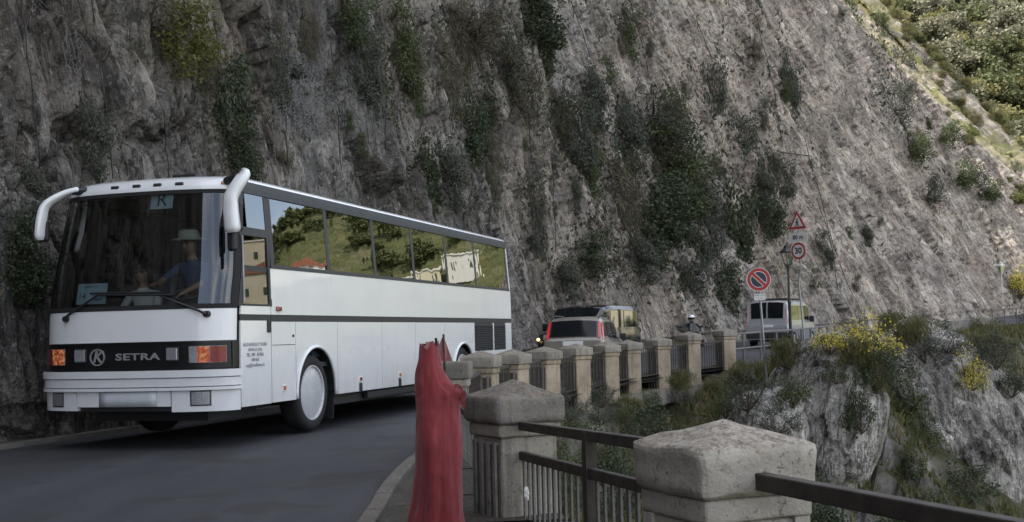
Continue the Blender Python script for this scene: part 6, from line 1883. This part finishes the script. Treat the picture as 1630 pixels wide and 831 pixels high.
SB = [
 ('broom', 1385, 540, 105, 85, 'large yellow flowering broom bush on the shoulder below the road'),
 ('broom', 1318, 540, 75, 55, 'smaller broom bush left of the large yellow one'),
 ('broom', 1548, 590, 60, 75, 'yellow flowering plant right of the largest rock spur'),
 ('domegrass', 1455, 520, 80, 50, 'brown grass clump right of the large broom bush'),
 ('domedark', 1395, 590, 90, 80, 'dark green bush under the large broom bush'),
 ('dome', 1440, 630, 100, 100, 'green bush filling the gully between the two spurs'),
 ('domedark', 1375, 650, 70, 110, 'dark bush in the gully beside the rounded spur'),
 ('domegrass', 1395, 595, 60, 70, 'pale grass clump in the gully'),
 ('dome', 1470, 690, 80, 70, 'lower green bush against the largest spur'),
 ('dome', 1268, 622, 80, 70, 'green bush on the grassy shoulder right of the plastic bag'),
 ('domegrass', 1188, 592, 60, 42, 'tall grass around the no parking sign pole'),
 ('domegrass', 1252, 565, 70, 60, 'tall dry grass right of the no parking sign pole'),
 ('domesage', 1190, 625, 90, 70, 'grey weeds left of the plastic bag'),
 ('domesage', 1240, 665, 90, 60, 'dark grey weeds under the plastic bag'),
 ('dome', 1155, 640, 50, 70, 'yellow green weeds under the last pillar'),
 ('domedark', 1540, 770, 110, 70, 'dark scrub at the foot of the largest spur'),
 ('domesage', 1590, 560, 90, 70, 'grey scrub on the far slope at the right edge'),
 ('domesage', 1510, 540, 80, 50, 'grey grass below the pale stone block'),
 ('domegrass', 1575, 545, 80, 50, 'brown grass below the far lamp'),
 ('domedark', 1610, 610, 60, 60, 'dark bush on the far slope at the right edge'),
 ('dome', 1480, 800, 80, 60, 'green scrub low between the rocks'),
 ('dome', 1335, 590, 50, 45, 'green bush between the broom bush and the rounded spur'),
 ('domedark', 1420, 575, 80, 60, 'dark bush right of the large broom bush'),
 ('domesage', 1470, 560, 90, 45, 'grey brown grass above the largest spur'),
 ('domedark', 1455, 740, 60, 70, 'dark growth in the cleft left of the largest spur'),
 ('domegrass', 1360, 560, 60, 50, 'dry grass at the top of the rounded spur'),
]
for k, px, py, w, h, lb in SB: slope_bush(k, px, py, w, h, lb)
NB = [
 ('domedark', 1035, 668, 100, 75, 21.0, 'green bush growing against the retaining wall'),
 ('dome', 1000, 655, 50, 50, 22.0, 'small green bush on the retaining wall'),
 ('domesage', 905, 640, 60, 60, 17.0, 'grey weeds on the wall below the dark capped pillar'),
 ('domesage', 960, 625, 60, 45, 21.5, 'grey weeds at the foot of the pillars'),
 ('domedark', 960, 720, 110, 110, 14.0, 'dark green bush behind the railing'),
 ('dome', 900, 760, 100, 120, 12.0, 'mid green bush low behind the railing bars'),
 ('domedark', 985, 770, 90, 120, 11.5, 'dark bush between railing and nearest pillar'),
 ('domegrass', 1085, 600, 50, 40, 27.0, 'dry grass hanging over the concrete ledge'),
 ('domedark', 1300, 800, 110, 110, 15.0, 'dark bush below the heavy rail'),
 ('domedark', 1420, 850, 150, 110, 14.0, 'dark scrub under the heavy rail at the lower right'),
 ('dome', 1100, 700, 90, 60, 24.0, 'green weeds behind the nearest pillar cap'),
 ('domesage', 880, 690, 60, 70, 14.0, 'grey green weeds just right of the dark capped pillar'),
]
for k, px, py, w, h, dp, lb in NB: slope_bush(k, px, py, w, h, lb, depth=dp)
for i_, (k_, lb_) in enumerate(zip('DEFGHIJK', ('first peaked', 'second peaked', 'hatchback left lamp', 'hatchback rear window', 'hatchback right lamp', 'hatchback side window', 'middle', 'motorcycle'))):
    x_, y_ = PIL[k_]; bush(('domesage', 'domegrass', 'dome')[i_ % 3], Vector((x_ + .42, y_ - .55, -.62)), (.75, .6, .62), i_, 'weeds growing from the wall at the foot of the %s pillar' % lb_, 'weeds along the wall under the pillars', 'weed_clump', 'plant')
for k, px, py, w, h, dp, lb in [('domesage', 1455, 520, 110, 52, 58, 'grey scrub hiding the low road wall right of the broom bush'), ('domedark', 1505, 528, 80, 46, 62, 'dark scrub below the pale stone block'), ('domegrass', 1550, 522, 90, 40, 66, 'dry brown grass under the far rail'),
  ('dome', 1590, 528, 90, 48, 68, 'green scrub under the far lamp'), ('domesage', 1640, 522, 90, 56, 70, 'grey scrub at the right edge under the far rail'), ('domegrass', 1425, 512, 60, 42, 54, 'dry grass between the broom bush and the low road wall')]:
    slope_bush(k, px, py, w, h, lb, depth=dp)
# grass and weeds covering the slope: nobody could count them
def ground_cover():
    V, F = [], []; o = 0
    gg = np.random.default_rng(77)
    X = gg.uniform(-1, 40, 60000); Y = gg.uniform(3, 66, 60000)
    d, bi, side_ = edge_info(X[:, None], Y[:, None]); d = d[:, 0]; side_ = side_[:, 0]
    P = np.stack([X, Y, valley_z(X[:, None], Y[:, None])[:, 0]], 1)
    px, py, z = project(P)
    keep = (side_ > 0) & (d > .5) & (px > 780) & (px < 1700) & (py < 900) & (fbm(P / 3.0, 3) > -.05)
    P = P[keep]; P = P[:20000]; n = len(P)
    k = 5
    a = gg.normal(size=(n, k, 3)) * .5; a[..., 2] = np.abs(a[..., 2]) + .8; a /= np.linalg.norm(a, axis=-1, keepdims=True)
    L = gg.uniform(.12, .42, (n, k, 1)); w = gg.normal(size=(n, k, 3)); w[..., 2] *= .2; w /= np.linalg.norm(w, axis=-1, keepdims=True); w *= gg.uniform(.012, .05, (n, k, 1))
    B = P[:, None, :] + gg.normal(size=(n, k, 3)) * np.array([.1, .1, .0])
    T = np.stack([B - w, B + w, B + a * L], 2).reshape(-1, 3)
    me = arr_mesh('slope_grass', T, np.arange(len(T)).reshape(-1, 3), L_GRASS, False)
    tag(link('slope_grass', me), 'short wild grass and weeds on the slope below the road', kind='stuff', cat=None)
ground_cover()
# ================================================================= TREES AND HOUSES ON THE FAR HILLSIDE
def tree_proto(mat, seed, n=1300, leaf=.085):
    P = clump_set('crown', seed, 34); P = P * np.array([1, 1, .8]) + np.array([0, 0, .62])
    V, F = leaf_cloud(n, P, .16, leaf, .75, seed + 1)
    cr = arr_mesh('crown', V, F, mat, False)
    gq = np.random.default_rng(seed); mb = MB()
    mb.tube([(0, 0, -.1), (.02, 0, .25), (0, .02, .55)], [.05, .035, .015], 6)
    for i in range(5):
        q = Vector(P[gq.integers(0, 34)]); mb.tube([(.01, 0, .28), q * .6 + Vector((0, 0, .2)), q], [.022, .014, .006], 4)
    return cr, mb.mesh('trunk', M['bark'])
TP = [(tree_proto(L_TREE1, 50), 'pale green'), (tree_proto(L_TREE3, 51), 'mid green'), (tree_proto(L_TREE2, 52), 'silvery olive'), (tree_proto(L_TREE3, 53), 'dark green'), (tree_proto(L_TREE1, 54), 'pale green'), (tree_proto(L_TREE2, 55), 'silvery olive')]
nt_ = 0
crx, cry, crz = project(CP)
def hill_hit(px, py):
    ds = np.linspace(110, 420, 200)
    d0 = ray(px, py); pts = np.array([[d0.x / d0.y * q, q, EYE + d0.z / d0.y * q] for q in ds])
    z = hill_z(np.arctan2(pts[:, 0], pts[:, 1]), np.hypot(pts[:, 0], pts[:, 1]))
    h = np.where(pts[:, 2] < z)[0]
    return Vector((pts[h[0], 0], pts[h[0], 1], z[h[0]])) if len(h) else None
for i in range(900):
    px, py = g.uniform(1395, 1680), g.uniform(-40, 400)
    if py > 120 + (px - 1440) * 1.9: continue
    P = hill_hit(px, py)
    if P is None: continue
    (cr, tk), nm_ = TP[g.integers(0, 6)]; s_ = g.uniform(3.0, 7.5)
    r = thing('tree', nm_ + ' tree on the sunlit hillside behind the cliff crest', 'tree', P - Vector((0, 0, .2)), g.uniform(0, 6), nm_ + ' trees on the hillside')
    r.scale = (s_ * g.uniform(.9, 1.3), s_ * g.uniform(.9, 1.3), s_)
    tag(link('crown', cr, r), kind='stuff'); link('trunk', tk, r); nt_ += 1
    if nt_ >= 270: break
# woods and terraces further round, seen only in the coach windows
HOUSES = [('cream terraced house high on the ridge', 39.7, 243, 15, 9, 6, 'plaster', False), ('white house at the end of the ridge', 37.7, 238, 8, 8, 5, 'plaster2', True), ('long cream house below the ridge', 37.0, 228, 10, 8, 4, 'plaster', False),
    ('long cream house low on the slope', 38.9, 220, 17, 8, 6.5, 'plaster', True), ('long low white arcade on the slope', 35.4, 217, 22, 7, 6.0, 'plaster2', False), ('white house beside the arcade', 33.3, 213, 6, 7, 7, 'plaster2', False), ('yellow cream block among the trees', 31.8, 216, 5, 6, 4.5, 'plaster', False),
    ('tall cream house low near the valley', 41.0, 200, 10, 8, 11, 'plaster', False), ('white ruin among the trees', 30.0, 215, 6, 6, 5, 'plaster2', False), ('white house under the ridge', 42.6, 236, 10, 8, 6, 'plaster2', False)]
def far_wood():
    gg = np.random.default_rng(5); Vs, Fs, o = [], [], 0
    base = [leaf_cloud(230, clump_set('crown', 60 + k, 20), .2, .17, .8, 70 + k) for k in range(4)]
    for i in range(1500):
        azd, d = gg.uniform(25.5, 62), gg.uniform(120, 335)
        if fbm(np.array([[azd * .35, d / 22, 3.0]]), 2)[0] < -.1: continue
        if any(abs(azd - q[1]) < 1.0 + q[3] / 6 and q[2] - 75 < d < q[2] + 9 for q in HOUSES): continue
        P = on_hill(azd, d); V, F = base[gg.integers(0, 4)]; s_ = gg.uniform(1.8, 4.6)
        Vs.append(V * np.array([s_ * 1.2, s_ * 1.2, s_ * .8]) + np.array(P) + np.array([0, 0, s_ * .3])); Fs.append(F + o); o += len(V)
    me = arr_mesh('far_wood', np.concatenate(Vs), np.concatenate(Fs), leaf_mat('far_wood_leaves', [(.075, .10, .03), (.12, .14, .045), (.05, .07, .025), (.17, .175, .07)], .2), False)
    tag(link('far_wood', me), 'scattered trees and scrub on the hillside to the right', kind='stuff')
far_wood()
M['plaster'] = simple('cream_plaster', (.66, .60, .44), .9, 0, .1, .5)
M['plaster2'] = simple('white_plaster', (.74, .72, .66), .9, 0, .08, .5)
M['tiles'] = simple('red_roof_tiles', (.30, .12, .07), .9, 0, .3, 3)
M['shutter'] = simple('green_shutter', (.05, .09, .06), .7, 0, .2)
def house(label, azd, d, w, dp, h, mat, roof, rz):
    P = on_hill(azd, d); r = thing('house', label, 'house', P - Vector((0, 0, 1.5)), rz, 'houses on the opposite hillside')
    MB().box((0, 0, h / 2), (w, dp, h)).build('wall', M[mat], r)
    if roof: MB().prism([(-w / 2 - .4, h), (w / 2 + .4, h), (0, h + w * .18)], -dp / 2 - .3, dp / 2 + .3, 'y').build('roof', M['tiles'], r)
    else: MB().box((0, 0, h + .15), (w + .4, dp + .4, .3)).build('roof', M['plaster2'], r)
    n = max(2, int(w / 3)); me = MB().box((0, 0, 0), (.8, .12, 1.4)).mesh('window', M['shutter'])
    for f in range(max(1, int((h - 1) / 3))):
        for i in range(n): link('window', me, r, (-w / 2 + (i + .5) * w / n, -dp / 2 - .03, 3.2 + f * 3.0))
    return r
for (lb, azd, d, w, dp, h, m_, rf) in HOUSES: house(lb, azd, d, w, dp, h, m_, rf, -rad(azd))
wl_ = MB()
P = on_hill(23.3, 235)
w_ = thing('terrace_wall', 'pale terrace wall among the hillside trees', 'wall', P, rad(-20)); MB().box((0, 0, 1.2), (16, .6, 4.0)).build('masonry', M['plaster2'], w_)

# ================================================================= ROCK NETTING AND CABLES
def cliff_path(pts, off=.10, n=40):
    Q = smooth_pts([(a, b, 0) for a, b in pts], n); out = []
    for q in Q:
        P, nn, z = on_cliff(q[0], q[1]); out.append(P + nn * off)
    # stretched cable: bridge the hollows
    for _ in range(3):
        out = [out[0]] + [(out[i - 1] + out[i] * 2 + out[i + 1]) / 4 for i in range(1, len(out) - 1)] + [out[-1]]
    return out
CABLES = [((22, -5), (35, 90), (48, 210), (58, 300)), ((136, 0), (150, 100), (163, 200), (171, 285)), ((252, 175), (256, 230), (259, 285)), ((386, -5), (387, 90), (386, 190)), ((440, 60), (446, 160), (452, 260)), ((522, 70), (530, 150), (537, 270)),
          ((610, 150), (608, 220), (603, 310)), ((632, 120), (626, 220), (616, 320)), ((838, 190), (846, 290), (851, 400)), ((868, 190), (877, 290), (882, 400)), ((1105, 30), (1135, 110), (1160, 200)), ((905, 0), (930, 70), (950, 150)), ((1000, 0), (1025, 90), (1040, 160)), ((1262, 150), (1290, 260), (1320, 380), (1335, 490)), ((1300, 320), (1340, 430), (1370, 500)), ((1200, 20), (1225, 120), (1245, 230))]
for i, pts in enumerate(CABLES):
    P = cliff_path(pts); z = P[0].y
    tag(MB().tube(P, .006 + z * .00022, 4).build('cable', M['cable']), 'thin dark steel cable stretched down the rock face', 'cable', 'cables holding the rock netting')
P = cliff_path(((1160, 222), (1215, 238), (1290, 248)), .15); b_ = tag(MB().tube(P, .035, 5).build('cable', M['cable']), 'short dark rope with knots across the pale rock', 'cable')
def hex_net(label, cx, cy, w, h, cell, r=.0026):
    """hexagonal wire mesh hung in front of the rock (cell size in metres), one mesh"""
    P0, n, z = on_cliff(cx, cy); t = Vector((-n.y, n.x, 0)); W, H = w / FOC * z, h / FOC * z
    nu, nv = int(W / cell), int(H / (cell * .866)); nodes = {}
    def P(u, v):
        key = (round(u, 3), round(v, 3))
        if key not in nodes:
            q = P0 + t * u + Vector((0, 0, v)); pj = project(np.array([q[:]])); c_, nn, zz = on_cliff(float(pj[0][0]), float(pj[1][0]))
            nodes[key] = c_ + nn * (.10 + .05 * float(pn(np.array([[u * 2, v * 2, cx]]))[0]))
        return nodes[key]
    mb = MB(); a = cell / 2
    for j in range(-nv // 2, nv // 2):
        for i in range(-nu // 2, nu // 2):
            u = (i + (j % 2) * .5) * cell; v = j * cell * .866
            if (u / (W / 2)) ** 2 + (v / (H / 2)) ** 2 > 1 + .5 * math.sin(i * 1.7 + j): continue
            A_, B_, C_, D_ = P(u, v), P(u, v + cell * .55), P(u + a, v + cell * .866), P(u - a, v + cell * .866)
            for q0, q1 in ((A_, B_), (B_, C_), (B_, D_)): mb.tube([q0, q1], r, 3, False)
    return tag(mb.build('wire_net', M['wire'], None, fix=False), label, 'netting')
hex_net('patch of hexagonal wire netting over a dark hollow at the upper left', 100, 95, 70, 150, .085)
hex_net('hexagonal wire netting left of the olive yellow shrub', 185, 40, 60, 110, .085)
hex_net('wire netting over dark rock above the coach second window', 478, 150, 120, 130, .09)
hex_net('wire netting at the top left corner', 45, 15, 60, 60, .085)
